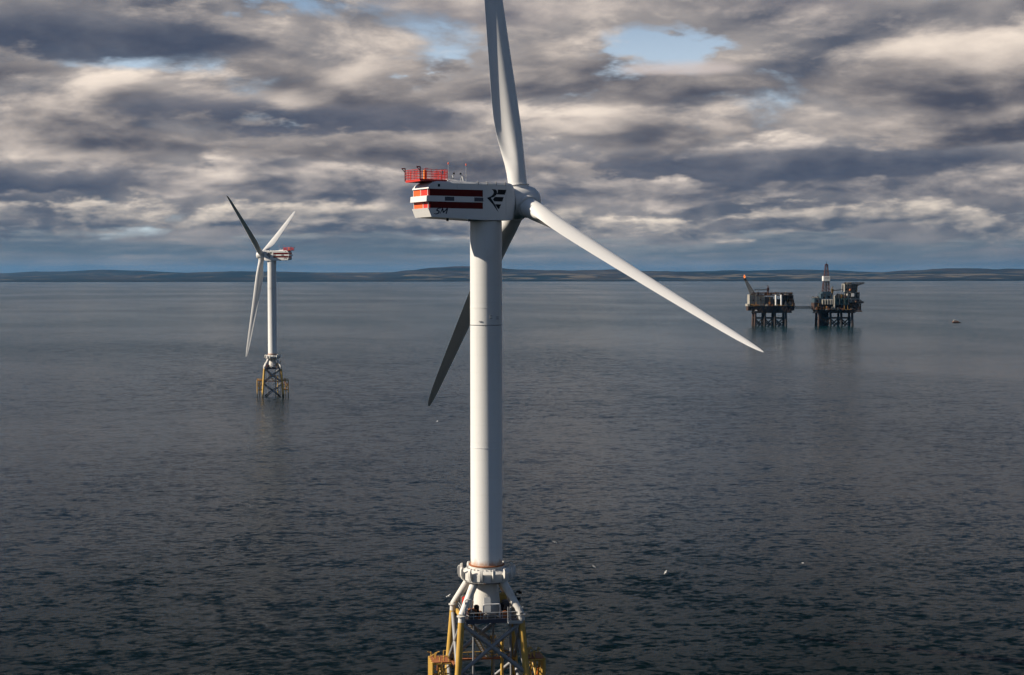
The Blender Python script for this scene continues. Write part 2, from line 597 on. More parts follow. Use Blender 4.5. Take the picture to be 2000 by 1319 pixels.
for ri, (nm, dist, depth, prof) in enumerate(RIDGES):
    NC = 420
    rows = [(-1.0, -0.02), (-0.985, 0.13), (-0.8, 0.22), (-0.55, 0.42), (-0.3, 0.70), (-0.12, 0.92), (0.0, 1.0), (0.25, 0.9), (0.7, 0.5), (1.0, 0.0)]
    base = len(hv)
    for j, (dy, hh) in enumerate(rows):
        for i in range(NC):
            px = -900 + 3800 * i / (NC - 1)
            py = interp(prof, px) + 0.45 * hnoise(px, ri * 3.0)
            p = at(px, py, dist)
            top = max(6.0, p.z)
            yy = dist + dy * depth
            near = dist - depth
            wave = 260.0 * hnoise(px * 0.8, 5 + ri) if ri == 2 else 0
            k = 1.0 + (0.22 * hnoise(px * 1.7 + j * 40, j + ri * 9) if 1 < j < 6 else 0)
            hv.append((p.x * (yy / dist), yy + wave * max(0.0, -dy), top * hh * k - (1.0 if hh <= 0 else 0)))
    for j in range(len(rows) - 1):
        for i in range(NC - 1):
            a = base + j * NC + i
            hf.append((a, a + 1, a + NC + 1, a + NC))
hb = MB()
hb.add(hv, hf, True)
hills = hb.build('hills', hill_mat, fix=False)
tag(hills, 'low blue hills of the far coast behind the sea', 'hills', kind='structure')

# ------------------------------------------------------------------ wind turbine
ZH, ZB = 86.42, TOWER_FOOT        # hub height, tower foot
HUB_X = 6.43                      # rotor centre ahead of the tower axis
TILT, CONE = R(5.96), R(2.93)
YAW = Matrix.Rotation
JROT = R(10.0)                    # heading of the jacket


def rotor_matrix(yaw, spin, cone=0.0):
    return (Matrix.Rotation(yaw, 4, 'Z') @ Matrix.Translation((HUB_X, 0, ZH)) @ Matrix.Rotation(-TILT, 4, 'Y')
            @ Matrix.Rotation(spin, 4, 'X') @ Matrix.Rotation(cone, 4, 'Y'))


def blade_mesh():
    st = [  # radius, chord, thickness ratio, twist, blend circle->aerofoil, pitch-axis position
        (2.75, 3.20, 1.00, 13.3, 0.00, 0.50), (3.6, 3.20, 1.00, 13.3, 0.00, 0.50), (5.0, 3.25, 0.97, 13.3, 0.05, 0.49),
        (6.5, 3.45, 0.86, 13.3, 0.25, 0.47), (8.2, 3.80, 0.70, 13.3, 0.55, 0.44), (10.2, 4.20, 0.54, 13.0, 0.82, 0.41),
        (12.2, 4.48, 0.45, 12.4, 0.95, 0.39), (14.4, 4.60, 0.40, 11.4, 1.0, 0.375), (17.0, 4.55, 0.365, 10.4, 1.0, 0.37),
        (20.0, 4.36, 0.335, 9.2, 1.0, 0.365), (24.0, 4.06, 0.30, 7.9, 1.0, 0.36), (28.0, 3.78, 0.27, 6.8, 1.0, 0.36), (32.0, 3.50, 0.25, 5.8, 1.0, 0.36),
        (36.0, 3.22, 0.235, 4.8, 1.0, 0.36), (40.0, 2.95, 0.22, 3.8, 1.0, 0.36), (44.0, 2.68, 0.205, 3.0, 1.0, 0.36),
        (48.0, 2.42, 0.19, 2.2, 1.0, 0.36), (52.0, 2.14, 0.18, 1.4, 1.0, 0.36), (55.5, 1.88, 0.18, 0.8, 1.0, 0.36),
        (58.5, 1.56, 0.18, 0.4, 1.0, 0.36), (60.5, 1.22, 0.18, 0.2, 1.0, 0.37), (61.9, 0.82, 0.18, 0.1, 1.0, 0.40), (62.7, 0.42, 0.18, 0.0, 1.0, 0.46), (63.0, 0.12, 0.2, 0.0, 1.0, 0.55)]
    K = 44
    b = MB()
    vs, fs = [], []
    for (r, c, tk, tw, w, pa) in st:
        a = -R(tw + BLADE_PITCH)
        for k in range(K):
            th = 2 * math.pi * k / K          # 0 = trailing edge, then suction side (+)
            xx = 0.5 * (1 + math.cos(th))
            yc = 0.5 * math.sin(th)
            q = max(0.0, xx)
            yt = 5 * tk * (0.2969 * math.sqrt(q) - 0.1260 * q - 0.3516 * q * q + 0.2843 * q ** 3 - 0.1015 * q ** 4)
            s = min(1, max(0, (q - 0.42) / 0.5))
            s = s * s * (3 - 2 * s)
            if th <= math.pi:
                ya = yt + 0.02 * math.sin(math.pi * q)
            else:
                ya = -yt * (1 - 0.9 * s) + 0.02 * math.sin(math.pi * q) + 0.012 * s * (1 - q) * 4
            yy = yc * tk * (1 - w) + ya * w if w > 0 else yc
            X, Y = (pa - xx) * c, yy * c
            vs.append((X * math.cos(a) - Y * math.sin(a), X * math.sin(a) + Y * math.cos(a), r))
    n = len(st)
    for i in range(n - 1):
        for k in range(K):
            k2 = (k + 1) % K
            fs.append((i * K + k, i * K + k2, (i + 1) * K + k2, (i + 1) * K + k))
    b.add(vs, fs, True)
    b.add([vs[(n - 1) * K + k] for k in range(K)], [tuple(range(K))])
    return b


BLADE_PITCH = 1.0


def side_uv(u, v):
    """enlarged-photo coordinates on the nacelle flank -> (x along axis, z)"""
    return (((770 + u / 6.45 - 951) / 11.75 - 1.45) / 0.875, CAM_H + (538 - 310 - v / 6.45) / 11.75)


def make_turbine():
    root = empty('wind_turbine')
    # --- tower
    tw = MB().lathe([(0, ZB), (2.68, ZB), (2.68, ZB + 0.25), (2.66, ZB + 0.3), (2.66, 65.6), (2.64, 65.63), (2.64, 65.70), (2.66, 65.73), (2.64, 83.0), (2.5, 83.1), (0, 83.1)], 72)
    tower = tw.build('tower', MATS['tower_white'], root)
    for z, mt in ((65.85, 'joint_grey'), (68.75, 'white'), (45.5, 'panel_grey')):
        MB().lathe([(2.655, z - 0.06), (2.695, z - 0.05), (2.695, z + 0.05), (2.655, z + 0.06)], 72).build('flange_seam', MATS[mt], tower)
    # hatch cover and little brackets on the camera side
    def on_tower(ang, z, w, h, t):
        M = Matrix.Rotation(ang, 4, 'Z')
        return MB().box(2.6, 2.66 + t, -w / 2, w / 2, z - h / 2, z + h / 2, M)
    h = on_tower(R(-77), 77.6, 1.05, 1.55, 0.10).build('hatch', MATS['white'], tower)
    for ang, z in ((-72, 67.4), (-72, 67.0), (-45, 67.2), (-45, 66.9), (-110, 66.5)):
        on_tower(R(ang), z, 0.45, 0.16, 0.12).build('bracket', MATS['instrument_grey'], tower)

    # --- nacelle, built in its own frame: +X to the rotor, turned by yaw
    nac = MB()
    hw = 3.0
    zb0, z1, z2, z3, z4, zt = 83.12, 84.92, 85.97, 86.90, 88.0, 89.30

    def slab(x0, x1, za, zb_, w=hw, za_r=None):
        za_r = za if za_r is None else za_r
        vs = [(x0, -w, za_r), (x1, -w, za), (x1, w, za), (x0, w, za_r), (x0, -w, zb_), (x1, -w, zb_), (x1, w, zb_), (x0, w, zb_)]
        nac.add(vs, [(0, 3, 2, 1), (4, 5, 6, 7), (0, 1, 5, 4), (2, 3, 7, 6), (0, 4, 7, 3), (1, 2, 6, 5)])
    XS = -2.15
    # inner core behind the stripes
    nac.box(-11.3, XS, -2.7, 2.7, 83.6, 88.6)
    # chin, middle band, upper deck with their own rear outlines
    def shelf(poly, w=hw):
        nac.prism(poly, lambda u, v, t: (u, t, v), -w, w)
    shelf([(-11.55, 83.50), (XS, zb0), (XS, z1), (-12.15, z1)])
    shelf([(-12.45, z2), (XS, z2), (XS, z3), (-12.38, z3)])
    # upper body with a chamfered roof edge
    sec = [(-hw, z4), (-hw, 88.98), (-2.72, zt), (2.72, zt), (hw, 88.98), (hw, z4)]
    lv, lf = [], []
    prof = [(-12.10, 0.0), (-12.02, 0.25), (-11.75, 0.55), (-11.2, 0.82), (-10.5, 1.0), (XS, 1.0)]
    for (x, k) in prof:
        for (yy, zz) in sec:
            lv.append((x, yy, z4 + max(0.02, (zz - z4) * k) if zz > z4 else z4))
    ns = len(sec)
    for i in range(len(prof) - 1):
        for k in range(ns):
            k2 = (k + 1) % ns
            lf.append((i * ns + k, i * ns + k2, (i + 1) * ns + k2, (i + 1) * ns + k))
    nac.add(lv, lf)
    # front body: full section easing into the round bearing end
    fsec = []
    planes = ((1, 0, 3.0), (-1, 0, 3.0), (0, 1, 3.09), (0, -1, 3.09), (0.32, 0.28, 1.7356), (-0.32, 0.28, 1.7356))
    angs = sorted([2 * math.pi * (k + 0.5) / 34 for k in range(34)] + [math.atan2(q, p) % (2 * math.pi) for p, q in ((3, 2.77), (2.72, 3.09), (-2.72, 3.09), (-3, 2.77), (-3, -3.09), (3, -3.09))])
    NK = len(angs)
    for x, w in ((XS, 0.0), (2.6, 0.0), (3.2, 0.08), (3.65, 0.26), (3.90, 0.52), (4.0, 0.9)):
        ring = []
        for t in angs:
            cx, cz = math.cos(t), math.sin(t)
            m = 1 / max((a_ * cx + b_ * cz) / c_ for a_, b_, c_ in planes)
            ring.append((x, cx * m * (1 - w) + 2.70 * cx * w, 86.21 + cz * m * (1 - w) + (2.70 * cz + 0.1) * w))
        fsec.append(ring)
    fv = [p for rg in fsec for p in rg]
    ff = [(i * NK + k, i * NK + (k + 1) % NK, (i + 1) * NK + (k + 1) % NK, (i + 1) * NK + k) for i in range(len(fsec) - 1) for k in range(NK)]
    nac.add(fv, ff)
    nac.add(fsec[-1], [tuple(range(NK))])
    nac.add(fsec[0], [tuple(range(NK))])
    nacelle = nac.build('nacelle', MATS['white'], root)
    yawed = [nacelle]
    # recessed red bands wrapping the rear
    for za, zb_, xr in ((z1 + 0.003, z2 - 0.003, -11.78), (z3 + 0.003, z4 - 0.003, -11.86)):
        s = MB().box(xr, XS - 0.003, -2.95, 2.95, za, zb_).build('stripe', MATS['red'], nacelle)
        # rear panels and their white mullions
    for za, zb_, xr, ysp in ((z1, z2, -11.80, -0.6), (z3, z4, -11.88, 0.1)):
        MB().box(xr - 0.03, xr + 0.02, ysp + 0.06, 2.80, za + 0.05, zb_ - 0.05).build('rear_panel', MATS['orange_red'], nacelle)
        MB().box(xr - 0.02, xr + 0.03, -2.30, ysp - 0.06, za + 0.05, zb_ - 0.05).build('rear_panel', MATS['signal_red'], nacelle)
        for yy in (ysp, -2.42, 2.88):
            MB().box(xr - 0.07, xr + 0.02, yy - 0.06, yy + 0.06, za, zb_).build('mullion', MATS['white'], nacelle)
    # dark louvres in the white band, a roof-edge vent
    for sgn in (-1, 1):
        for u0, u1 in ((672, 785), (1028, 1138)):
            xa, xb = side_uv(u0, 0)[0], side_uv(u1, 0)[0]
            MB().box(xa, xb, sgn * (hw - 0.02), sgn * (hw + 0.012), 86.12, 86.78).build('louvre', MATS['vent_dark'], nacelle)
        xa, za = side_uv(588, 372)
        MB().box(xa, xa + 0.42, sgn * (hw - 0.02), sgn * (hw + 0.012), 88.35, 88.80).build('vent', MATS['black'], nacelle)
        # panel joints
        for xj in (2.15, -6.9):
            MB().box(xj - 0.018, xj + 0.018, sgn * (hw - 0.01), sgn * (hw + 0.004), (84.0 if xj > 0 else 88.05), 88.9).build('panel_joint', MATS['joint_grey'], nacelle)

    # lettering and emblem, painted plates a few millimetres proud of both flanks
    def flank(polys, name, mat, parent, xc):
        for sgn in (-1, 1):
            b = MB()
            for poly in polys:
                pts = [side_uv(u, v) for u, v in poly]
                if sgn == 1:
                    pts = [(2 * xc - x, z) for x, z in pts]
                b.prism(pts, lambda u, v, t: (u, t, v), sgn * (hw + 0.002), sgn * (hw + 0.010))
            b.build(name, mat, parent)

    def stroke(pts, w):
        polys = []
        for (a, b) in zip(pts[:-1], pts[1:]):
            d = Vector((b[0] - a[0], b[1] - a[1])).normalized()
            nrm = Vector((-d.y, d.x))
            wa, wb = a[2] if len(a) > 2 else w, b[2] if len(b) > 2 else w
            polys.append([(a[0] + nrm.x * wa / 2, a[1] + nrm.y * wa / 2), (b[0] + nrm.x * wb / 2, b[1] + nrm.y * wb / 2),
                          (b[0] - nrm.x * wb / 2, b[1] - nrm.y * wb / 2), (a[0] - nrm.x * wa / 2, a[1] - nrm.y * wa / 2)])
        return polys
    bars = [[(1318, 405), (1426, 405), (1404, 466), (1303, 466), (1316, 440)],
            [(1280, 497), (1391, 497), (1374, 553), (1274, 553), (1256, 531)],
            [(1283, 588), (1360, 588), (1330, 650), (1318, 640)]]
    flank(bars, 'emblem_bar', MATS['black'], nacelle, side_uv(1305, 0)[0])
    bow = [(1240, 402), (1288, 404), (1307, 422), (1308, 450), (1296, 475), (1270, 497), (1232, 512), (1255, 548), (1290, 605), (1328, 690),
           (1300, 655), (1255, 590), (1183, 512), (1235, 490), (1262, 462), (1268, 438), (1258, 416)]
    flank([[bow[i] for i in (0, 1, 2, 16)], [bow[i] for i in (2, 3, 15, 16)], [bow[i] for i in (3, 4, 14, 15)], [bow[i] for i in (4, 5, 13, 14)],
           [bow[i] for i in (5, 6, 12, 13)], [bow[i] for i in (6, 7, 11, 12)], [bow[i] for i in (7, 8, 10, 11)], [bow[i] for i in (8, 9, 10)]],
          'emblem_curve', MATS['black'], nacelle, side_uv(1305, 0)[0])
    five = stroke([(632, 648, 11), (588, 655, 14), (572, 682, 14), (596, 684, 15), (606, 700, 16), (590, 716, 15), (566, 724, 12), (540, 720, 5)], 14)
    em = stroke([(612, 722, 6), (646, 652, 14), (652, 706, 15), (706, 648, 13), (686, 720, 15)], 14)
    flank(five + em, 'lettering', MATS['navy'], nacelle, side_uv(622, 0)[0])

    # roof: hatch, lifting lugs, instrument frames, lightning rods
    MB().add([(-8.3, -2.2, zt), (-4.6, -2.2, zt), (-4.6, 2.2, zt), (-8.3, 2.2, zt), (-7.9, -1.8, zt + 0.42), (-5.6, -1.8, zt + 0.22), (-5.6, 1.8, zt + 0.22), (-7.9, 1.8, zt + 0.42)],
             [(0, 3, 2, 1), (4, 5, 6, 7), (0, 1, 5, 4), (1, 2, 6, 5), (2, 3, 7, 6), (3, 0, 4, 7)]).build('roof_hatch', MATS['white'], nacelle)
    for u in (1078, 1188, 1300, 1412):
        x = side_uv(u, 0)[0]
        for sgn in (-1, 1):
            MB().path([(x, sgn * 3.02, 88.85), (x, sgn * 2.95, zt + 0.05), (x, sgn * 2.6, zt + 0.12)], 0.07, 6).build('lifting_lug', MATS['joint_grey'], nacelle)
    for (u, yy, top, lean) in ((775, -1.2, 92.15, 1), (990, -1.2, 92.05, -1)):
        x = side_uv(u, 0)[0]
        f = MB().tube((x, yy, zt), (x, yy, top), 0.045, 0.03, 6).build('lightning_rod', MATS['galv'], nacelle)
        MB().lathe([(0, top - 0.02), (0.10, top), (0.11, top + 0.18), (0.05, top + 0.30), (0, top + 0.32)], 10).build('lamp', MATS['orange_red'], f).location = (x, yy, 0)
        fr = MB()
        x2 = x + lean * 0.75
        fr.path([(x2 - 0.35, yy, zt), (x2, yy, zt + 1.15), (x2 + 0.35, yy, zt)], 0.05, 6)
        fr.path([(x, yy, zt + 0.75), (x2, yy, zt + 0.95), (x2 + lean * 0.25, yy, zt + 1.25)], 0.05, 6)
        fr.path([(x2, yy - 0.5, zt), (x2, yy, zt + 1.1), (x2, yy + 0.5, zt)], 0.04, 6)
        fr.path([(x2 - 0.3, yy, zt + 0.5), (x2 + 0.3, yy, zt + 0.5)], 0.04, 6)
        fr.build('instrument_frame', MATS['galv'], nacelle)
        MB().lathe([(0, 0), (0.14, 0.04), (0.17, 0.18), (0.12, 0.32), (0, 0.36)], 10).build('obstruction_light', MATS['black'], nacelle).location = (x2 + lean * 0.25, yy, zt + 1.2)
    # cable boxes under the belly
    for u, yy in ((722, -2.4), (982, -2.6)):
        x = side_uv(u, 0)[0]
        MB().box(x - 0.15, x + 0.15, yy - 0.15, yy + 0.15, 82.86, 83.3).build('belly_fitting', MATS['black'], nacelle)

    # --- winching platform over the tail
    px0, px1, py_, pz = -13.45, -8.55, 2.8, 89.42
    plat = MB().box(px0, px1, -py_, py_, pz, pz + 0.10)
    plat.box(px0 + 0.05, px1 - 0.05, -py_ + 0.05, -py_ + 0.25, pz - 0.22, pz).box(px0 + 0.05, px1 - 0.05, py_ - 0.25, py_ - 0.05, pz - 0.22, pz)
    plat.box(px0 + 0.05, px0 + 0.25, -py_ + 0.3, py_ - 0.3, pz - 0.22, pz)
    platform = plat.build('winch_platform', MATS['signal_red'], root)
    yawed.append(platform)
    rt = pz + 1.55
    post = None
    ppos = [(px0 + (px1 - px0) * i / 5, s * py_) for i in range(6) for s in (-1, 1)] + [(x, -py_ + 2 * py_ * i / 5) for i in range(1, 5) for x in (px0, px1)]
    for (x, yy) in ppos:
        if post is None:
            post = MB().box(-0.036, 0.036, -0.036, 0.036, 0, 1.55).build('post', MATS['signal_red'], platform)
            post.location = (x, yy, pz + 0.1)
        else:
            share(post, Matrix.Translation((x, yy, pz + 0.1)))
    for k in (0.42, 0.82, 1.22, 1.60):
        zz = pz + 0.1 + k
        for s in (-1, 1):
            MB().bar((px0, s * py_, zz), (px1, s * py_, zz), 0.055).build('rail', MATS['signal_red'], platform)
        for x in (px0, px1):
            MB().bar((x, -py_, zz), (x, py_, zz), 0.055).build('rail', MATS['signal_red'], platform)
    inf = MB()
    for i in range(1, 25):
        x = px0 + (px1 - px0) * i / 25
        for s in (-1, 1):
            inf.box(x - 0.012, x + 0.012, s * (py_ - 0.06) - 0.01, s * (py_ - 0.06) + 0.01, pz + 0.1, rt)
    for i in range(1, 28):
        yy = -py_ + 2 * py_ * i / 28
        for x in (px0 + 0.06, px1 - 0.06):
            inf.box(x - 0.01, x + 0.01, yy - 0.012, yy + 0.012, pz + 0.1, rt)
    tag(inf.build('mesh_infill', MATS['signal_red'], platform), kind='stuff')
    for s in (-1, 1):
        g = MB().box(px0 - 0.07, px0 + 0.07, s * py_ - 0.07, s * py_ + 0.07, pz, rt + 0.55)
        g.bar((px0, s * py_, rt + 0.5), (px0 - 0.62, s * py_, rt + 0.5), 0.12).bar((px0 - 0.58, s * py_, rt + 0.45), (px0, s * py_, rt - 0.1), 0.09)
        g.build('corner_davit', MATS['red'], platform)
    MB().box(-11.4, -11.0, -0.2, 0.2, pz + 0.1, pz + 1.75).build('winch_cabinet', MATS['orange'], platform)
    MB().path([(-11.2, 0.1, pz + 1.7), (-11.2, 0.1, pz + 2.05), (-10.6, 0.1, pz + 2.05)], 0.05, 6).build('winch_arm', MATS['signal_red'], platform)
    MB().box(-9.6, -9.3, -py_ - 0.03, -py_ + 0.01, pz + 1.0, pz + 1.5).build('notice_plate', MATS['white'], platform)

    # --- hub and blades
    hub = MB().lathe([(0.0, -2.12), (2.40, -2.12), (2.50, -2.0), (2.58, -1.7), (2.66, -1.0), (2.68, 0.2), (2.62, 1.1), (2.50, 1.9), (2.25, 2.6), (1.75, 3.15), (1.0, 3.5), (0.0, 3.6)], 48, 'X').build('hub', MATS['white'], root)
    for k in range(3):
        Mk = Matrix.Rotation(2 * math.pi * k / 3, 4, 'X') @ Matrix.Rotation(CONE, 4, 'Y')
        b = MB().lathe([(1.80, 0.6), (1.80, 2.2), (1.72, 2.45), (1.72, 2.60), (0, 2.60)], 40)
        s = b.build('blade_socket', MATS['white'], hub, Mk)
    MB().lathe([(1.0, -2.40), (2.15, -2.39), (2.15, -2.13), (1.0, -2.125)], 48, 'X').build('shaft_seal', MATS['joint_grey'], hub)
    blades = []
    bl = blade_mesh().build('blade', MATS['blade_white'], root)
    cl = MB().lathe([(1.58, 2.612), (1.90, 2.63), (1.90, 2.74), (1.61, 2.80)], 40).build('root_collar', MATS['white'], bl)
    blades.append(bl)
    for k in (1, 2):
        b2 = share(bl)
        share(cl, parent=b2)
        blades.append(b2)

    # --- foot: ring, cone, four raking struts, jacket
    J = Matrix.Rotation(JROT, 4, 'Z')
    def half(z):
        return 4.95 + (18.2 - z) * 0.076
    def corner(i, z):
        s = ((1, -1), (1, 1), (-1, 1), (-1, -1))[i % 4]
        return J @ Vector((s[0] * half(z), s[1] * half(z), z))
    tp = MB().lathe([(2.0, 23.0), (3.6, 23.05), (4.15, 23.35), (4.15, 24.75), (3.55, 25.05), (2.95, 25.35), (2.95, 25.66), (2.2, 25.66)], 16, smooth=False, start=R(4))
    ring = tp.build('transition_ring', MATS['weathered_white'], root)
    hook = MB()
    hook.prism([(4.05, 23.5), (4.62, 23.7), (4.88, 24.3), (4.90, 25.25), (4.72, 25.62), (4.50, 25.62), (4.48, 25.0), (4.2, 24.7), (4.05, 24.75)], lambda u, v, t: (u, t, v), -0.22, 0.22)
    hk = hook.build('bracket', MATS['weathered_white'], ring)
    hk.rotation_euler.z = R(3)
    for k in range(1, 14):
        share(hk, Matrix.Rotation(R(3) + 2 * math.pi * k / 14, 4, 'Z'))
    plate = MB().box(4.0, 4.24, -0.62, 0.62, 23.55, 24.70).build('face_plate', MATS['weathered_white'], ring)
    plate.rotation_euler.z = R(3 + 180 / 14)
    for k in range(1, 14):
        share(plate, Matrix.Rotation(R(3 + 180 / 14) + 2 * math.pi * k / 14, 4, 'Z'))
    fb = MB()
    bolt = MB().lathe([(0.11, 0), (0.11, 0.28), (0, 0.28)], 6, smooth=False).build('anchor_bolt', MATS['galv'], ring)
    for k in range(28):
        M = Matrix.Rotation(2 * math.pi * k / 28, 4, 'Z') @ Matrix.Translation((3.25, 0, 25.1))
        if k == 0:
            bolt.matrix_local = M
        else:
            share(bolt, M)
    MB().lathe([(2.66, 25.66), (2.98, 25.68), (2.98, 25.85), (2.66, 25.86)], 64).build('base_flange', MATS['rusty'], ring)
    # access rail under the ring
    w = MB()
    for k in range(9):
        a0, a1 = R(-140 + k * 9), R(-131 + k * 9)
        w.tube((4.45 * math.cos(a0), 4.45 * math.sin(a0), 23.3), (4.45 * math.cos(a1), 4.45 * math.sin(a1), 23.3), 0.11, seg=6)
    w.build('cable_tray', MATS['grating'], ring)

    cone = MB().lathe([(0, 17.7), (2.45, 17.7), (2.40, 18.2), (1.75, 23.3), (0, 23.3)], 40).build('centre_column', MATS['weathered_white'], root)
    Md = Matrix.Rotation(R(-86), 4, 'Z') @ Matrix.Translation((2.22, 0, 19.35)) @ Matrix.Rotation(R(-7.3), 4, 'Y')
    MB().box(-0.05, 0.10, -0.55, 0.55, -1.15, 1.25).build('door', MATS['panel_grey'], cone, Md)
    strut = []
    for i in range(4):
        p = corner(i, 18.2)
        d = Vector((p.x, p.y, 0)).normalized()
        top = Vector((d.x * 3.15, d.y * 3.15, 23.5))
        b = MB().tube(top, p + Vector((0, 0, 0.1)), 0.70, 0.56, 20)
        st = b.build('raking_strut', MATS['weathered_white'], root)
        MB().tube(p + Vector((0, 0, -0.05)), p + Vector((0, 0, 0.10)), 0.80, seg=24).build('node_flange', MATS['weathered_white'], st)
        lg = MB().tube(corner(i, -4), corner(i, 17.2), 0.56, 0.53, 20).build('jacket_leg', MATS['yellow'], root)
        MB().tube(corner(i, 17.2), corner(i, 18.15), 0.535, 0.54, 20).build('leg_top', MATS['weathered_white'], lg)
        MB().tube(corner(i, 8.1), corner(i, 8.5), 0.60, seg=20).build('leg_sleeve', MATS['yellow'], lg)
    def inset(a, b, k):
        d = (b - a).normalized()
        return a + d * k, b - d * k
    for i in range(4):
        for (za, zb_) in ((17.0, 8.6), (8.0, -1.5)):
            for (c0, c1) in ((i, i + 1), (i + 1, i)):
                a, b = inset(corner(c0, za), corner(c1, zb_), 0.4)
                # the second diagonal of each pair is set 3 cm off the first
                MB().tube(a, b, 0.34 if c0 < c1 else 0.32, seg=14).build('brace', MATS['brace_grey'], root)
    # cable tubes
    for (u, v_, r) in ((-3.1, -4.6, 0.17), (2.0, 4.9, 0.17), (4.7, 2.2, 0.2)):
        MB().tube(J @ Vector((u, v_, -3)), J @ Vector((u * 0.92, v_ * 0.92, 17.4)), r, seg=12).build('cable_tube', MATS['brace_grey'], root)

    # --- work deck
    Jm = J
    dk = MB().box(-4.3, 4.3, -5.2, 4.6, 17.35, 17.55)
    deck = dk.build('work_deck', MATS['grating'], root, Jm)
    for (x0, x1, y0, y1) in ((-4.25, 4.25, -5.38, -5.2), (-4.25, 4.25, 4.6, 4.78)):
        MB().box(x0, x1, y0, y1, 16.95, 17.66).build('edge_beam', MATS['vent_dark'], deck)
    for x in (-4.62, 4.30):
        MB().box(x, x + 0.32, -4.3, 4.3, 16.9, 17.60).build('edge_beam', MATS['yellow'], deck)
    dpost = None
    per = [(-4.2 + 8.4 * i / 7, s) for i in range(8) for s in (-5.1, 4.5)] + [(s, -5.1 + 9.6 * i / 7) for i in range(1, 7) for s in (-4.2, 4.2)]
    for (x, yy) in per:
        M = Matrix.Translation((x, yy, 17.55))
        if dpost is None:
            dpost = MB().box(-0.04, 0.04, -0.04, 0.04, 0, 1.15).build('post', MATS['galv'], deck, M)
        else:
            share(dpost, M)
    for zz in (18.1, 18.68):
        for (a, b) in (((-4.2, -5.1), (4.2, -5.1)), ((-4.2, 4.5), (4.2, 4.5)), ((-4.2, -5.1), (-4.2, 4.5)), ((4.2, -5.1), (4.2, 4.5))):
            MB().bar((a[0], a[1], zz), (b[0], b[1], zz), 0.07).build('handrail', MATS['galv'], deck)
    # white hoops guarding the openings
    def hoop(x0, x1, yy, h, r=0.11):
        MB().path([(x0, yy, 17.55), (x0, yy, 17.4 + h), (x0 + 0.15, yy, 17.55 + h), (x1 - 0.15, yy, 17.55 + h), (x1, yy, 17.4 + h), (x1, yy, 17.55)], r, 8).build('guard_hoop', MATS['white'], deck)
    hoop(-1.2, 1.55, -4.2, 2.3)
    hoop(-4.35, -3.3, -4.6, 3.3, 0.09)
    rnd = random.Random(5)
    kit = [(-3.0, -3.3, 1.5, 0.9, 1.4, 'rusty'), (-3.5, 0.5, 0.9, 1.3, 2.6, 'signal_red'), (-3.3, 2.8, 1.2, 1.6, 2.4, 'grating'), (2.9, 2.5, 1.6, 1.8, 2.6, 'yellow'),
           (3.1, -0.6, 1.0, 2.2, 2.0, 'grating'), (2.9, -3.6, 1.3, 1.1, 1.5, 'black'), (-1.7, -4.2, 0.7, 0.6, 0.9, 'rusty'), (2.2, 3.6, 1.0, 0.8, 1.7, 'orange'), (-2.2, 3.9, 0.9, 0.8, 1.5, 'weathered_white'),
           (-3.2, -4.5, 0.9, 0.5, 1.3, 'grating'), (-2.2, -3.0, 0.8, 0.9, 1.9, 'black'), (2.0, -3.0, 0.7, 0.9, 2.0, 'black'), (3.5, -4.4, 0.8, 0.6, 1.7, 'grating'), (2.3, -4.4, 0.8, 0.5, 1.1, 'rusty'), (0.2, -4.7, 1.6, 0.35, 0.6, 'grating')]
    for (x, yy, sx, sy, hgt, mt) in kit:
        MB().box(x - sx / 2, x + sx / 2, yy - sy / 2, yy + sy / 2, 17.56, 17.56 + hgt).box(x - sx * 0.3, x + sx * 0.3, yy - sy * 0.3, yy + sy * 0.3, 17.56 + hgt, 17.7 + hgt).build('equipment_cabinet', MATS[mt], deck)
    for k in range(26):
        x, yy = rnd.uniform(-3.9, -1.0) if k < 15 else rnd.uniform(1.6, 3.9), rnd.uniform(-4.8, -2.2)
        z = rnd.uniform(17.8, 18.6)
        MB().path([(x, yy, 17.55), (x, yy, z), (x + rnd.uniform(-0.9, 0.9), yy, z), (x + rnd.uniform(-0.9, 0.9), yy + rnd.uniform(0.3, 1.0), z)], 0.07, 6).build('pipe', MATS[rnd.choice(['rusty', 'galv', 'yellow', 'weathered_white'])], deck)
    # small davit on the right-hand corner, with its wind sensors
    MB().path([(4.3, -3.6, 17.55), (4.3, -3.6, 21.6), (4.9, -3.9, 21.9)], 0.10, 8).build('davit', MATS['black'], deck)
    MB().box(4.7, 5.2, -4.2, -3.7, 21.4, 21.8).build('davit_head', MATS['black'], deck)
    MB().box(4.2, 5.1, -3.7, -3.5, 20.2, 20.7).build('davit_winch', MATS['black'], deck)
    # landing balcony at the right end of the front edge
    bal = MB().box(2.6, 4.9, -6.5, -5.42, 17.0, 17.16)
    bal.box(2.6, 4.9, -6.5, -6.42, 17.16, 17.5)
    bal.build('balcony', MATS['galv'], deck)
    for xc in (2.75, 4.75):
        lad = MB()
        for k in range(9):
            lad.bar((xc - 0.25, -6.4, 17.3 + k * 0.28), (xc + 0.25, -6.4, 17.42 + k * 0.28), 0.06)
        for x in (xc - 0.25, xc + 0.25):
            lad.bar((x, -6.4, 17.1), (x, -6.4, 19.8), 0.07)
        lad.build('balcony_cage', MATS['galv'], deck)
    lad2 = MB()
    for k in range(9):
        lad2.bar((-4.5, -5.3, 16.9 + k * 0.3), (-4.0, -5.3, 17.05 + k * 0.3), 0.06)
    for x in (-4.5, -4.0):
        lad2.bar((x, -5.3, 16.8), (x, -5.3, 19.6), 0.07)
    lad2.build('ladder', MATS['galv'], deck)

    # --- lower walkway and stair inside the jacket
    wk = MB().box(-5.1, 5.1, 4.3, 5.5, 8.6, 8.85).box(-5.3, -4.3, -3.0, 5.2, 8.3, 8.55)
    walk = wk.build('walkway', MATS['rusty'], root, Jm)
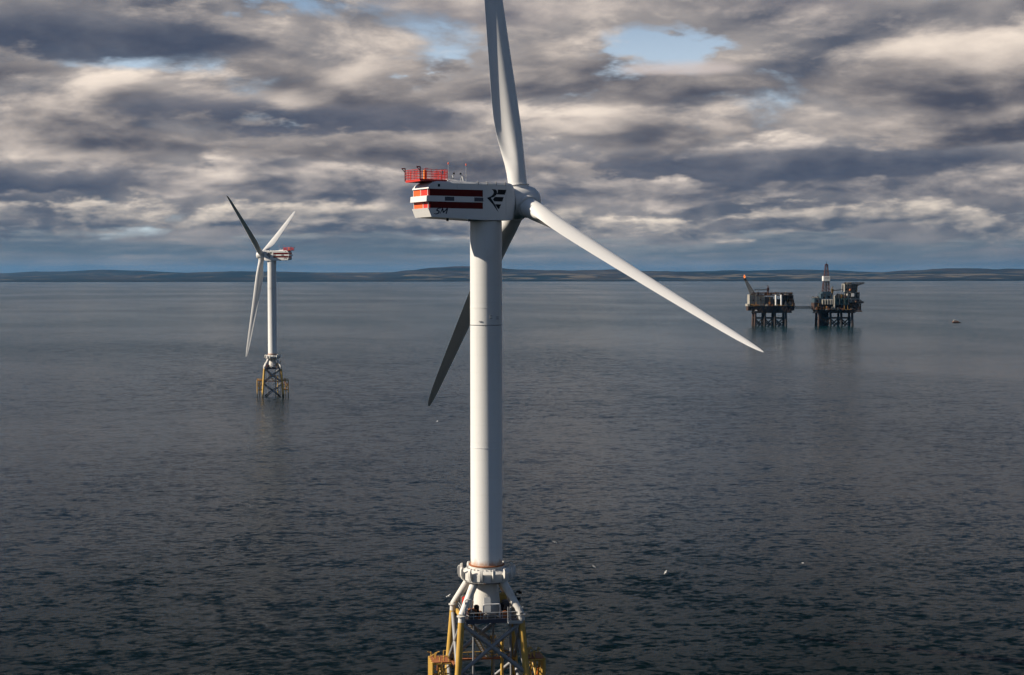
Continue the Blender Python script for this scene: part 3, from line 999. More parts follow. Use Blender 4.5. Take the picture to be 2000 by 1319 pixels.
    for k in range(9):
        x = -5.0 + 10.0 * k / 8
        MB().box(x - 0.04, x + 0.04, 4.34, 4.42, 8.85, 10.0).build('post', MATS['yellow'], walk)
    for zz in (9.4, 9.98):
        MB().bar((-5.0, 4.38, zz), (5.0, 4.38, zz), 0.07).build('handrail', MATS['yellow'], walk)
    stair = MB()
    A, B = Vector((-3.6, 1.0, 16.9)), Vector((0.6, 4.4, 8.9))
    side = Vector((0.55, -0.68, 0)).normalized() * 0.5
    for s in (-1, 1):
        stair.bar(A + side * s, B + side * s, 0.16)
        stair.bar(A + side * s + Vector((0, 0, 1)), B + side * s + Vector((0, 0, 1)), 0.07)
    stair = stair.build('stair', MATS['yellow'], root, Jm)
    for k in range(1, 24):
        p = A.lerp(B, k / 24)
        MB().bar(p - side, p + side, 0.14).build('step', MATS['grating'], stair)

    # --- boat landings on two opposite faces
    def landing(sgn):
        base = MB()
        x0, x1 = sgn * 6.35, sgn * 9.4
        top = 10.1
        for yy in (-2.2, 2.2):
            base.tube((x0, yy, top - 0.3), (x1, yy, top - 0.3), 0.16, seg=8)
            base.tube((x0 - sgn * 0.6, yy, 4.0), (x1, yy, 4.0), 0.16, seg=8)
            base.tube((x0 - sgn * 0.3, yy, 7.0), (x1, yy, 7.0), 0.12, seg=8)
        base.tube((x1, -2.2, top - 0.3), (x1, 2.2, top - 0.3), 0.14, seg=8).tube((x1, -2.2, 4.0), (x1, 2.2, 4.0), 0.14, seg=8)
        o = base.build('boat_landing', MATS['yellow'], root, Jm)
        for yy in (-2.2, -0.75, 0.75, 2.2):
            MB().tube((x1, yy, -3), (x1, yy, top), 0.24, seg=10).build('fender_post', MATS['yellow'], o)
        for yy in (-2.2, 2.2):
            MB().tube((sgn * 7.9, yy, -3), (sgn * 7.9, yy, top), 0.16, seg=10).build('fender_post', MATS['yellow'], o)
        MB().box(min(x0, x1), max(x0, x1), -2.3, 2.3, top - 0.15, top).build('landing_deck', MATS['rusty'], o)
        for k in range(24):
            z = 0.3 + k * 0.4
            MB().bar((x1 - sgn * 0.25, -0.45, z), (x1 - sgn * 0.25, 0.45, z), 0.07).build('rung', MATS['yellow'], o)
        for k, (ya, yb, za, zb_) in enumerate(((-2.2, 2.2, 4.0, 7.0), (2.2, -2.2, 4.0, 7.0), (-2.2, 2.2, 7.0, 9.8), (2.2, -2.2, 7.0, 9.8))):
            MB().bar((sgn * 7.9, ya, za), (sgn * 7.9, yb, zb_), 0.14).build('cross_bar', MATS['yellow'], o)
        for yy in (-2.2, 2.2):
            MB().bar((x0, yy, 4.1), (x1, yy, 6.9), 0.14).build('cross_bar', MATS['yellow'], o)
            MB().bar((x1, yy, 7.1), (x0, yy, 9.7), 0.14).build('cross_bar', MATS['yellow'], o)
        r2 = random.Random(3 + sgn)
        for k in range(9):
            xx, yy = sgn * r2.uniform(6.6, 9.2), r2.uniform(-2.1, 2.1)
            MB().path([(xx, yy, top), (xx, yy, top + r2.uniform(0.5, 1.1)), (xx + r2.uniform(-.8, .8), yy, top + r2.uniform(0.5, 1.0))], 0.09, 6).build('landing_rail', MATS['yellow'], o)
        for k in range(6):
            xx, yy = sgn * r2.uniform(6.6, 8.6), r2.uniform(-1.8, 1.8)
            z = r2.uniform(3.5, 8.5)
            MB().path([(xx, yy, z), (xx + r2.uniform(-.4, .4), yy, z + 1.2)], 0.12, 6).build('landing_pipe', MATS[r2.choice(['orange', 'rusty', 'yellow'])], o)
        return o
    landing(-1)
    landing(1)
    for (x, yy) in ((3.2, 3.6), (1.9, 5.3)):
        MB().tube(J @ Vector((x, yy, -3)), J @ Vector((x, yy, 12.0)), 0.28, seg=12).build('caisson', MATS['yellow'], root)
        MB().lathe([(0.2, 12.0), (0.55, 12.05), (0.5, 12.5), (0.2, 12.6), (0, 12.6)], 12).build('caisson_head', MATS['yellow'], root).location = J @ Vector((x, yy, 0))
    return root, yawed, hub, blades


def pose(root, loc, yaw, spin, yawed, hub, blades):
    root.location = loc
    for o in yawed:
        o.rotation_euler = (0, 0, yaw)
    hub.matrix_local = rotor_matrix(yaw, spin)
    for k, b in enumerate(blades):
        b.matrix_local = rotor_matrix(yaw, spin + 2 * math.pi * k / 3, CONE)


t_root, t_yawed, t_hub, t_blades = make_turbine()
tag(t_root, 'large white wind turbine with shaded striped nacelle lettered 5M, on a yellow jacket', 'wind turbine', 'offshore wind turbines')
pose(t_root, (-4.30, 263.3, 0), R(29.16), R(-8.12), t_yawed, t_hub, t_blades)
f_root = copy_tree(t_root)
f_kids = children(f_root)
def base_name(o):
    return o.name.split('.')[0]
f_yawed = [o for o in f_kids if base_name(o) in ('nacelle', 'winch_platform')]
f_hub = [o for o in f_kids if base_name(o) == 'hub'][0]
f_blades = [o for o in f_kids if base_name(o) == 'blade']
f_root['label'] = 'smaller distant wind turbine with sunlit red stripes along its white nacelle'
pose(f_root, (-146.8, 969.1, 0), R(166.5), R(-57.33), f_yawed, f_hub, f_blades)

# ------------------------------------------------------------------ oil platforms
paint('steel_dark', (0.010, 0.008, 0.0075), rough=0.7, var=0.3, scale=0.15, dirt=(0.10, 0.035, 0.015), dirt_amt=0.25, dirt_scale=0.12)
paint('steel_brown', (0.045, 0.021, 0.012), rough=0.75, var=0.3, scale=0.15, dirt=(0.03, 0.02, 0.015), dirt_amt=0.3, dirt_scale=0.12)
paint('rig_white', (0.30, 0.28, 0.24), rough=0.55, var=0.18, scale=0.12, dirt=(0.16, 0.10, 0.06), dirt_amt=0.35, dirt_scale=0.15)
paint('rig_grey', (0.065, 0.063, 0.06), rough=0.6, var=0.25, scale=0.15, dirt=(0.08, 0.05, 0.03), dirt_amt=0.3, dirt_scale=0.15)
paint('rig_yellow', (0.36, 0.20, 0.04), rough=0.6, var=0.2, scale=0.2)
paint('rig_orange', (0.22, 0.085, 0.028), rough=0.6, var=0.2, scale=0.2)
paint('rig_blue', (0.03, 0.055, 0.075), rough=0.55, var=0.15, scale=0.1)
paint('rig_green', (0.018, 0.050, 0.045), rough=0.55, var=0.15, scale=0.1)
paint('derrick_red', (0.06, 0.02, 0.018), rough=0.6, var=0.2, scale=0.2)
paint('clean_white', (0.66, 0.65, 0.62), rough=0.45, var=0.03, scale=0.1)

PXM = 1.35      # photograph pixels per metre at the platforms
OIL_D = 2290.0


def lx(px, c):
    return (px - c) / PXM


def lz(py):
    return (637.5 - py) / PXM


def lattice(a0, b0, a1, b1, w0, w1, n, name, mat, parent, r=0.28):
    """square lattice mast from point a to point b (w0, w1 widths); each corner post, each brace panel a piece"""
    A, B = Vector(a0), Vector(b0)
    d = (B - A).normalized()
    u = Vector((0, 1, 0))
    v = d.cross(u).normalized()
    pts = []
    for i in range(n + 1):
        t = i / n
        p = A.lerp(B, t)
        w = (w0 + (w1 - w0) * t) / 2
        pts.append([p + u * w * s + v * w * q for s, q in ((-1, -1), (-1, 1), (1, 1), (1, -1))])
    m = MB()
    for k in range(4):
        m.tube(pts[0][k], pts[n][k], r, seg=5)
    o = m.build(name, mat, parent)
    for i in range(n):
        b = MB()
        for k in range(4):
            k2 = (k + 1) % 4
            b.tube(pts[i + 1][k], pts[i + 1][k2], r * 0.7, seg=4)
            b.tube(pts[i][k], pts[i + 1][k2], r * 0.65, seg=4)
            b.tube(pts[i][k2], pts[i + 1][k], r * 0.65, seg=4)
        b.build('bracing', mat, o)
    return o


def jacket(root, xs_, yw, zt, mid):
    for x in xs_:
        for y in (-yw, yw):
            MB().tube((x * 1.03, y * 1.06, -6), (x, y, zt), 1.8, 1.7, 12).build('jacket_leg', MATS['steel_dark'] if x > xs_[0] else MATS['steel_brown'], root)
    for y in (-yw, yw):
        for xa, xb in zip(xs_[:-1], xs_[1:]):
            MB().tube((xa, y, mid), (xb, y, mid), 0.95, seg=8).build('jacket_brace', MATS['steel_dark'], root)
            MB().tube((xa, y, mid - 0.8), (xb, y, -4.0), 0.85, seg=8).build('jacket_brace', MATS['steel_dark'], root)
            MB().tube((xb, y + 0.1, mid - 0.8), (xa, y + 0.1, -4.0), 0.85, seg=8).build('jacket_brace', MATS['steel_dark'], root)
    for x in xs_:
        MB().tube((x, -yw, mid), (x, yw, mid), 0.6, seg=8).build('jacket_brace', MATS['steel_dark'], root)
        MB().tube((x, -yw, mid - 0.6), (x, yw, -3), 0.5, seg=8).build('jacket_brace', MATS['steel_dark'], root)


def clutter(root, x0, x1, y0, y1, z, n, seed, hmax, mats, name='deck_equipment'):
    r = random.Random(seed)
    for k in range(n):
        x, y = r.uniform(x0, x1), r.uniform(y0, y1)
        sx, sy, h = r.uniform(0.8, 3.4), r.uniform(0.8, 3.0), r.uniform(0.7, hmax)
        b = MB()
        q = r.random()
        if q < 0.45:
            b.box(x - sx / 2, x + sx / 2, y - sy / 2, y + sy / 2, z, z + h)
            b.box(x - sx / 4, x + sx / 4, y - sy / 4, y + sy / 4, z + h, z + h * 1.25)
        elif q < 0.75:
            b.tube((x, y, z), (x, y, z + h), sx * 0.22, seg=8).tube((x, y, z + h), (x + sx, y, z + h * 0.8), 0.22, seg=6)
        else:
            b.tube((x - sx, y, z + h * 0.7), (x + sx, y, z + h * 0.7), 0.55, seg=8)
            b.box(x - sx * 0.8, x - sx * 0.6, y - 0.3, y + 0.3, z, z + h * 0.7).box(x + sx * 0.6, x + sx * 0.8, y - 0.3, y + 0.3, z, z + h * 0.7)
        b.build(name, MATS[r.choice(mats)], root)


def module(root, x0, x1, y0, y1, z0, z1, mt, name='module', ribs=True, seed=1, door=True):
    """a process module: plated box with ribs, a recessed level line and some openings"""
    b = MB().box(x0, x1, y0, y1, z0, z1)
    o = b.build(name, MATS[mt], root)
    r = random.Random(seed)
    if ribs:
        n = max(2, int((x1 - x0) / 4.5))
        for i in range(n + 1):
            x = x0 + (x1 - x0) * i / n
            MB().box(x - 0.22, x + 0.22, y0 - 0.45, y0 - 0.002, z0, z1).build('rib', MATS['steel_dark'] if i % 2 else MATS[mt], o)
        MB().box(x0 - 0.5, x1 + 0.5, y0 - 0.9, y0 - 0.46, z1 - 0.35, z1 + 0.05).build('gangway', MATS['steel_brown'], o)
        if z1 - z0 > 8:
            zm = (z0 + z1) / 2
            MB().box(x0 - 0.5, x1 + 0.5, y0 - 1.1, y0 - 0.46, zm, zm + 0.3).build('gangway', MATS['rig_grey'], o)
    if door:
        n = max(1, int((x1 - x0) / 6))
        for i in range(n):
            x = x0 + (x1 - x0) * (i + 0.5) / n + r.uniform(-1, 1)
            h = r.uniform(1.8, 3.2)
            zz = r.uniform(z0 + 0.4, max(z0 + 0.5, z1 - h - 0.5))
            MB().box(x - r.uniform(0.7, 1.5), x + r.uniform(0.7, 1.5), y0 - 0.12, y0 - 0.003, zz, zz + h).build('opening', MATS['black'], o)
            MB().tube((x + 1.8, y0 - 0.6, z0 + 0.5), (x + 1.8, y0 - 0.6, z1 - 0.5), 0.3, seg=6).build('riser_pipe', MATS[r.choice(['rig_yellow', 'rig_grey', 'steel_brown'])], o)
    return o


def deck_truss(root, x0, x1, y0, y1, z0, z1):
    b = MB().box(x0, x1, y0, y1, z1 - 1.2, z1).box(x0, x1, y0, y1, z0, z0 + 1.0)
    b.box(x0 + 1, x1 - 1, y0 + 1.2, y1 - 1.2, z0 + 1.0, z1 - 1.2)
    o = b.build('main_deck', MATS['steel_dark'], root)
    n = max(4, int((x1 - x0) / 6))
    for i in range(n):
        xa, xb = x0 + (x1 - x0) * i / n, x0 + (x1 - x0) * (i + 1) / n
        t = MB().tube((xa + 0.3, y0 + 0.5, z0 + 1), (xb - 0.3, y0 + 0.5, z1 - 1.2), 0.4, seg=6).tube((xb - 0.3, y0 + 0.5, z0 + 1), (xb - 0.3, y0 + 0.5, z1 - 1.2), 0.35, seg=6)
        t.build('deck_brace', MATS['steel_brown'], o)
    rl = MB()
    rl.tube((x0, y0, z1 + 1.1), (x1, y0, z1 + 1.1), 0.12, seg=4).tube((x0, y0, z1 + 0.6), (x1, y0, z1 + 0.6), 0.1, seg=4)
    rl.build('handrail', MATS['rig_yellow'], o)
    return o


def crane(root, x, y, z, h, tip, mt, boom_mt):
    c = MB().tube((x, y, z), (x, y, z + h * 0.45), 1.3, seg=10).box(x - 1.6, x + 1.6, y - 1.8, y + 1.8, z + h * 0.45, z + h * 0.72).build('crane', MATS[mt], root)
    MB().path([(x - 1.2, y, z + h * 0.7), (x, y, z + h), (x + 1.2, y, z + h * 0.7)], 0.35, 6).build('crane_gantry', MATS[mt], c)
    lattice((x, y, z + h * 0.55), tip, None, None, 1.7, 0.8, 7, 'crane_boom', MATS[boom_mt], c, r=0.16)
    MB().tube((x, y, z + h), tip, 0.12, seg=4).build('crane_cable', MATS['black'], c)
    return c


def flame_material():
    m = bpy.data.materials.new('flare_flame')
    m.use_nodes = True
    t = m.node_tree
    t.nodes.clear()
    N = NT(t)
    out = N.n('ShaderNodeOutputMaterial')
    e = N.n('ShaderNodeEmission')
    tc = N.n('ShaderNodeTexCoord')
    n = N.noise(S(N, tc.outputs['Object']), scale=0.5, detail=3.0)
    N.put(e.inputs[0], N.mix(N.sstep(n, 0.35, 0.65), (1.0, 0.16, 0.03), (1.0, 0.45, 0.16)))
    e.inputs[1].default_value = 0.6
    t.links.new(e.outputs[0], out.inputs[0])
    return m


def flare_platform():
    C = 1503.0
    w = at(C, 637.5, OIL_D)
    root = empty('oil_platform', (w.x, OIL_D, 0))
    X = lambda p: lx(p, C)
    jacket(root, [X(1473), X(1491.5), X(1511), X(1532)], 10.5, 20.0, 11.8)
    deck_truss(root, X(1469), X(1544), -13, 14, lz(611.5), lz(598))
    MB().box(X(1540), X(1549), -10, 12, lz(607), lz(597)).build('deck_extension', MATS['steel_dark'], root)
    # cantilever at the flare end
    o = module(root, X(1459), X(1469.5), -10, 9, lz(607), lz(599), 'steel_brown', seed=4)
    module(root, X(1457.5), X(1470), -12, 10, lz(598.5), lz(594), 'rig_white', ribs=False, seed=5)
    # modules
    module(root, X(1461.5), X(1474), -12, 11, lz(597.5), lz(576), 'rig_white', seed=6)
    module(root, X(1475), X(1490), -12.4, 12, lz(597.5), lz(578.5), 'rig_white', seed=7)
    module(root, X(1491), X(1507), -11.4, 12, lz(597.5), lz(580), 'rig_grey', seed=8)
    module(root, X(1509), X(1548), -10, 12, lz(597.5), lz(585), 'steel_dark', seed=9)
    module(root, X(1528), X(1547), -9, 12, lz(584.5), lz(577), 'steel_brown', seed=10)
    module(root, X(1535), X(1549), -12, -2, lz(597.3), lz(592), 'rig_grey', seed=11, ribs=False)
    for p, hgt in ((1512.5, 577), (1523, 577)):
        MB().lathe([(0.0, lz(597)), (1.35, lz(597)), (1.35, lz(hgt)), (1.0, lz(hgt) + 0.4), (0, lz(hgt) + 0.5)], 14).build('exhaust_stack', MATS['clean_white'], root).location = (X(p), -11.6, 0)
    MB().box(X(1472), X(1476), -13.5, -13.1, lz(607.5), lz(605.5)).build('name_board', MATS['clean_white'], root)
    # upper pipe racks
    pr = MB()
    for i in range(16):
        x = X(1467 + i * 5.1)
        pr.box(x - 0.3, x + 0.3, -11, -10.4, lz(577), lz(571.5))
    pr.box(X(1466), X(1546), -11, 10, lz(578), lz(576.6))
    pr.tube((X(1466), -10.6, lz(572)), (X(1546), -10.6, lz(572)), 0.4, seg=6).tube((X(1466), -9, lz(573.5)), (X(1546), -9, lz(573.5)), 0.6, seg=6)
    pr.build('pipe_rack', MATS['steel_brown'], root)
    clutter(root, X(1466), X(1546), -10.5, 8, lz(577), 46, 21, 4.2, ['rig_orange', 'steel_brown', 'rig_yellow', 'rig_grey', 'rig_white', 'steel_dark'])
    clutter(root, X(1462), X(1508), -15, -12.6, lz(598), 16, 22, 6.0, ['rig_white', 'rig_yellow', 'rig_grey', 'rig_orange'])
    clutter(root, X(1509), X(1548), -13.0, -10.4, lz(598), 18, 23, 5.5, ['rig_white', 'rig_yellow', 'rig_grey', 'steel_brown'])
    # flare boom
    tipx, tipz = X(1454.5), lz(547)
    fb = lattice((X(1470), -4, lz(577)), (tipx, -4, tipz), None, None, 6.5, 2.2, 8, 'flare_boom', MATS['rig_grey'], root, r=0.38)
    MB().tube((tipx, -4, tipz - 1), (tipx - 1.0, -4, tipz + 2.4), 1.5, 1.7, 10).build('flare_tip', MATS['black'], fb)
    fl = MB()
    prof = [(0.0, 0.0), (1.0, 0.3), (1.45, 1.2), (1.5, 2.2), (1.2, 3.3), (0.7, 4.3), (0.3, 5.0), (0, 5.4)]
    fl.lathe(prof, 12)
    f = fl.build('flare_flame', flame_material(), fb)
    f.location = (tipx - 1.0, -4, tipz + 2.3)
    f.rotation_euler = (0, R(-6), 0)
    crane(root, X(1500), 2, lz(577), 14.5, (X(1471), -6, lz(567)), 'derrick_red', 'steel_dark')
    MB().tube((X(1478), 0, lz(577)), (X(1478), 0, lz(566)), 0.4, seg=6).build('vent_pipe', MATS['rig_white'], root)
    tag(root, 'oil platform with a burning flare boom, white modules on dark steel legs', 'oil platform', 'oil platforms joined by a bridge')
    return root


def drilling_platform():
    C = 1629.0
    w = at(C, 637.5, OIL_D)
    root = empty('oil_platform', (w.x, OIL_D, 0))
    X = lambda p: lx(p, C)
    jacket(root, [X(1597), X(1619), X(1640), X(1661)], 10.5, 21.5, 11.8)
    deck_truss(root, X(1590), X(1667), -13, 14, lz(612), lz(606))
    # drilling conductors in a dark bundle
    for i in range(10):
        for y in (-6, 0, 6):
            MB().tube((X(1601.5 + i * 1.6), y + (i % 2) * 1.3, -6), (X(1601.5 + i * 1.6), y + (i % 2) * 1.3, lz(610)), 0.72, seg=8).build('conductor', MATS['steel_brown'] if i < 2 else MATS['steel_dark'], root)
    module(root, X(1587), X(1600), -12, 12, lz(605.5), lz(592), 'steel_brown', seed=31)
    module(root, X(1587.5), X(1601), -11, 12, lz(591.5), lz(583), 'rig_blue', seed=32, ribs=False)
    module(root, X(1601), X(1626), -10, 12, lz(605.5), lz(586), 'steel_dark', seed=33)
    module(root, X(1628), X(1655), -12, 12, lz(605.5), lz(596), 'steel_dark', seed=34)
    module(root, X(1629), X(1655), -12.5, 12, lz(595.7), lz(583), 'rig_green', seed=35, ribs=False)
    module(root, X(1652), X(1678), -11, 12, lz(606.5), lz(593.5), 'steel_brown', seed=36)
    MB().box(X(1649), X(1683), -12, 13, lz(593), lz(591)).box(X(1676), X(1684), -12, -2, lz(590.8), lz(589.4)).build('side_deck', MATS['steel_dark'], root)
    MB().box(X(1664), X(1680), -12.6, -4, lz(609.5), lz(607)).build('side_deck', MATS['rig_orange'], root)
    module(root, X(1657), X(1679), -10.5, 11, lz(590.5), lz(586), 'rig_white', seed=37, ribs=False)
    # accommodation, two tiers
    acc = module(root, X(1652), X(1675), -10.5, 11, lz(585.8), lz(571), 'rig_white', 'accommodation_block', seed=38)
    acc2 = module(root, X(1646.5), X(1671), -9.5, 11, lz(570.7), lz(555), 'rig_white', 'accommodation_block', seed=39)
    for (a, x0, x1, z0, n) in ((acc, 1654, 1674, 582, 6), (acc, 1654, 1674, 575, 6), (acc2, 1648, 1670, 566, 6), (acc2, 1648, 1670, 560, 6)):
        for i in range(n):
            x = X(x0 + (x1 - x0) * (i + 0.5) / n)
            MB().box(x - 0.8, x + 0.8, -10.72, -10.52, lz(z0), lz(z0) + 1.7).build('window', MATS['black'], a)
    module(root, X(1659.5), X(1664.5), -12.0, -10.6, lz(580), lz(573.5), 'clean_white', 'lifeboat_station', ribs=False, door=False)
    MB().lathe([(0, 0), (1.6, 0.2), (2.0, 1.6), (1.7, 2.9), (0, 3.3)], 12).build('satellite_dome', MATS['rusty'], root).location = (X(1657), -11.2, lz(569))
    # helideck
    hd = MB()
    poly = [(X(1652), -8), (X(1658), -14), (X(1678), -14), (X(1685.5), -7), (X(1685.5), 9), (X(1678), 15), (X(1658), 15), (X(1652), 9)]
    hd.prism(poly, lambda u, v, t: (u, v, t), lz(554.2), lz(552.4))
    hdk = hd.build('helideck', MATS['steel_dark'], root)
    for (xa, xb) in ((1672, 1684), (1672, 1678)):
        for y in (-6, 7):
            MB().tube((X(xa), y, lz(559)), (X(xb), y, lz(554.4)), 0.45, seg=6).build('helideck_strut', MATS['steel_dark'], hdk)
    clutter(root, X(1648), X(1668), -9.4, 4, lz(555.0), 8, 48, 2.0, ['rig_white', 'rig_yellow', 'steel_brown'])
    # derrick on its substructure
    sub = module(root, X(1600.5), X(1623), -9, 10, lz(584.5), lz(574), 'rig_blue', 'drill_floor', seed=40, ribs=False)
    MB().box(X(1604), X(1621), -7.5, 8.5, lz(573.8), lz(570.5)).build('drill_floor_shed', MATS['rig_blue'], sub)
    der = lattice((X(1612.5), 0, lz(571)), (X(1613.5), 0, lz(519)), None, None, 10.0, 3.6, 8, 'derrick', MATS['derrick_red'], root, r=0.36)
    wz0, wz1 = lz(549.5), lz(540)
    MB().box(X(1606.3), X(1619.2), -5.0, 5.0, wz0, wz1).build('wind_wall', MATS['clean_white'], der)
    MB().box(X(1609.5), X(1617.5), -5.06, -5.003, wz0 + 3.9, wz0 + 4.7).build('lettering', MATS['rig_grey'], der)
    MB().box(X(1610.5), X(1616.5), -2.4, 2.4, lz(519.5), lz(517)).box(X(1612.2), X(1614.4), -1, 1, lz(517), lz(515.6)).build('crown_block', MATS['derrick_red'], der)
    MB().tube((X(1613.3), 0, lz(515.8)), (X(1613.3), 0, lz(511)), 0.25, seg=5).build('aerial', MATS['black'], der)
    MB().tube((X(1613), 0, lz(549)), (X(1613), 0, lz(571)), 0.8, seg=6).build('drill_string', MATS['steel_dark'], der)
    # row of white tanks and a tall white stack
    for p in (1603.5, 1608.5, 1613.5, 1618.5, 1622.0):
        MB().lathe([(0, lz(595)), (1.35, lz(595)), (1.35, lz(586)), (0, lz(585.3))], 12).build('tank', MATS['rig_white'], root).location = (X(p), -11.8, 0)
    MB().lathe([(0, lz(605)), (1.3, lz(605)), (1.3, lz(578)), (0, lz(577.5))], 14).build('exhaust_stack', MATS['rig_white'], root).location = (X(1626.3), -12.6, 0)
    crane(root, X(1626), 3, lz(578), 13.0, (X(1645), -3, lz(566.5)), 'rig_yellow', 'steel_dark')
    clutter(root, X(1629), X(1652), -11, 8, lz(583), 34, 41, 6.0, ['steel_dark', 'steel_brown', 'rig_grey', 'steel_dark', 'rig_yellow'])
    clutter(root, X(1588), X(1626), -14.5, -12.2, lz(605.5), 26, 42, 6.5, ['rig_orange', 'rig_yellow', 'rig_white', 'steel_brown', 'rig_grey'])
    clutter(root, X(1628), X(1680), -14.0, -12.6, lz(606), 18, 43, 4.5, ['steel_brown', 'rig_orange', 'steel_dark', 'rig_grey'])
    clutter(root, X(1652), X(1680), -12, -6, lz(591), 14, 44, 4.0, ['rig_white', 'rig_yellow', 'steel_brown', 'rig_orange'])
    clutter(root, X(1588), X(1600), -10, 6, lz(583), 9, 45, 2.4, ['steel_brown', 'rig_grey', 'rig_white'])
    tag(root, 'oil platform with a tall red drilling derrick and overhanging helideck', 'oil platform', 'oil platforms joined by a bridge')
    return root


flare_platform()
drilling_platform()


def bridge():
    a, b = at(1549.5, 604, OIL_D), at(1586, 604, OIL_D)
    L = b.x - a.x
    z0 = lz(603.5)
    m = MB().box(0.15, L - 0.15, -2.0, 2.0, 0, 0.5).box(0.15, L - 0.15, -2.0, 2.0, 3.4, 3.7)
    root = m.build('footbridge', MATS['rig_grey'])
    root.location = (a.x, OIL_D, z0)
    n = 7
    for i in range(n):
        xa, xb = 0.3 + (L - 0.6) * i / n, 0.3 + (L - 0.6) * (i + 1) / n
        for y in (-1.9, 1.9):
            MB().tube((xa, y, 0.5), (xb, y, 3.4), 0.25, seg=5).build('truss_diagonal', MATS['steel_dark'], root)
            MB().tube((xb, y, 0.5), (xb, y, 3.4), 0.22, seg=5).build('truss_post', MATS['steel_dark'], root)
    tag(root, 'narrow steel truss bridge linking the two oil platforms', 'bridge')


bridge()


# ------------------------------------------------------------------ small craft, far masts, gulls
def workboat():
    p = at(1868, 630.5, 2430.0)
    root = empty('workboat', (p.x, 2430.0, 0))
    L, W = 13.0, 4.2
    st = [(-6.5, 0.85, 0.9), (-5.0, 1.0, 1.0), (0, 1.0, 1.0), (3.5, 0.85, 1.1), (5.6, 0.45, 1.35), (6.5, 0.06, 1.6)]
    vs, fs = [], []
    for (x, w, h) in st:
        vs += [(x, -W / 2 * w, h), (x, -W / 2 * w * 0.75, -0.5), (x, W / 2 * w * 0.75, -0.5), (x, W / 2 * w, h)]
    for i in range(len(st) - 1):
        for k in range(4):
            k2 = (k + 1) % 4
            fs.append((i * 4 + k, i * 4 + k2, (i + 1) * 4 + k2, (i + 1) * 4 + k))
    fs += [(0, 3, 2, 1), (20, 21, 22, 23)]
    MB().add(vs, fs).build('hull', MATS['black'], root)
    MB().box(-5.6, 3.0, -1.9, 1.9, 1.05, 2.6).build('deckhouse', MATS['rig_orange'], root)
    MB().box(-4.6, 0.2, -1.7, 1.7, 2.6, 4.4).build('wheelhouse', MATS['weathered_white'], root)
    MB().box(-4.65, 0.25, -1.75, 1.75, 3.3, 4.0).build('window_band', MATS['black'], root)
    MB().tube((-3, 0, 4.4), (-3, 0, 6.6), 0.12, seg=6).build('mast', MATS['galv'], root)
    tag(root, 'small orange workboat with dark hull alone on the open sea', 'boat')


workboat()


def far_mast(px, y0, y1, d, label):
    a, b = at(px, y1, d), at(px, y0, d)
    h = b.z - a.z
    root = empty('radio_mast', (a.x, d, a.z))
    MB().tube((0, 0, 0), (0, 0, h), 1.6, 0.9, 6).build('mast', MATS['rig_grey'], root)
    for k in (0.35, 0.7, 0.95):
        MB().box(-2.6, 2.6, -2.6, 2.6, h * k, h * k + 5).build('aerial_drum', MATS['rig_grey'], root)
    tag(root, label, 'mast')


far_mast(1002, 505.0, 527.0, 23900.0, 'tall slim radio mast on the far hills just right of the big turbine tower')
far_mast(904, 516.6, 521.0, 23900.0, 'short radio mast on top of the highest far hill')


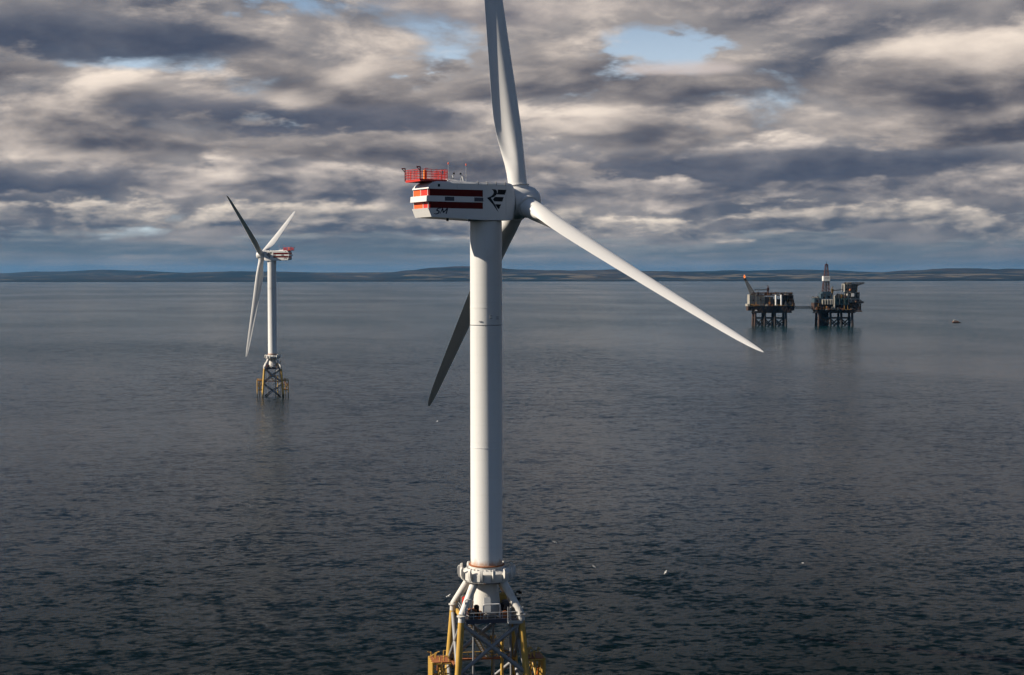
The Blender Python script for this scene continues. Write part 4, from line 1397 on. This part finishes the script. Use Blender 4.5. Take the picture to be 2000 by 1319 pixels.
def gull():
    """body, tail and two bent wings in one skin"""
    b = MB()
    b.lathe([(0, -0.30), (0.035, -0.26), (0.055, -0.20), (0.075, -0.10), (0.085, 0.0), (0.07, 0.12), (0.05, 0.18), (0.05, 0.24), (0.03, 0.29), (0.0, 0.35)], 10, 'X')
    for s in (-1, 1):
        vs = [(0.10, s * 0.05, 0.03), (-0.10, s * 0.05, 0.03), (0.13, s * 0.32, 0.14), (-0.06, s * 0.32, 0.13), (0.02, s * 0.66, 0.07), (-0.06, s * 0.62, 0.06),
              (0.10, s * 0.05, 0.01), (-0.10, s * 0.05, 0.015), (0.13, s * 0.32, 0.12), (-0.06, s * 0.32, 0.12)]
        b.add(vs, [(0, 1, 3, 2), (2, 3, 5, 4), (6, 8, 9, 7), (8, 4, 5, 9), (0, 2, 8, 6), (1, 7, 9, 3), (2, 4, 8), (3, 9, 5)])
    b.add([(-0.22, -0.03, 0.0), (-0.22, 0.03, 0.0), (-0.42, 0.08, 0.01), (-0.42, -0.08, 0.01), (-0.22, 0, 0.03)], [(0, 1, 2, 3), (0, 3, 4), (1, 4, 2), (3, 2, 4)])
    return b


GULLS = [(1160, 1107, 8, 40, 25, 'clean_white'), (1300, 1118, 9, -60, 50, 'clean_white'), (1568, 1100, 8, 150, 10, 'clean_white'), (1175, 1183, 6, 20, -35, 'black'),
         (1083, 1059, 10, 75, 15, 'clean_white'), (854, 823, 12, -30, 20, 'clean_white'), (876, 1164, 10, 110, -30, 'clean_white')]
where = ['white gull banking low over the water beside the big turbine', 'white gull with wings tipped steeply over the open water', 'white gull gliding low over the dark water under the oil platforms',
         'dark bird flying low over the water beside the turbine jacket', 'white gull circling just above the sea beside the tower foot', 'white gull under the tip of the dark lower blade', 'white gull hovering beside the left side of the work deck']
g0 = None
for (px, py, hgt, hd, bank, mt), lab in zip(GULLS, where):
    dirn = at(px, py, 1000.0) - Vector((0, 0, CAM_H))
    k = (hgt - CAM_H) / dirn.z          # a few metres above the sea along that line of sight
    p = Vector((0, 0, CAM_H)) + dirn * k
    o = gull().build('gull', MATS[mt])
    o.location = p
    o.scale = (0.85, 0.85, 0.85)
    o.rotation_euler = (R(bank), 0, R(hd))
    tag(o, lab, 'gull' if mt != 'black' else 'bird', 'birds over the sea')

# ------------------------------------------------------------------ the air
def haze_box():
    m = bpy.data.materials.new('haze_air')
    m.use_nodes = True
    t = m.node_tree
    t.nodes.clear()
    out = t.nodes.new('ShaderNodeOutputMaterial')
    v = t.nodes.new('ShaderNodeVolumePrincipled')
    v.inputs['Color'].default_value = HAZE_COL
    v.inputs['Density'].default_value = HAZE_DENSITY
    v.inputs['Anisotropy'].default_value = 0.2
    t.links.new(v.outputs[0], out.inputs['Volume'])
    o = MB().box(-60000, 60000, -5000, 70000, -1.5, 460.0).build('haze', m)
    tag(o, 'pale blue haze in the air over the sea', 'haze', kind='stuff')


HAZE_COL = (0.07, 0.30, 0.62, 1)
HAZE_DENSITY = 1.0e-5
haze_box()
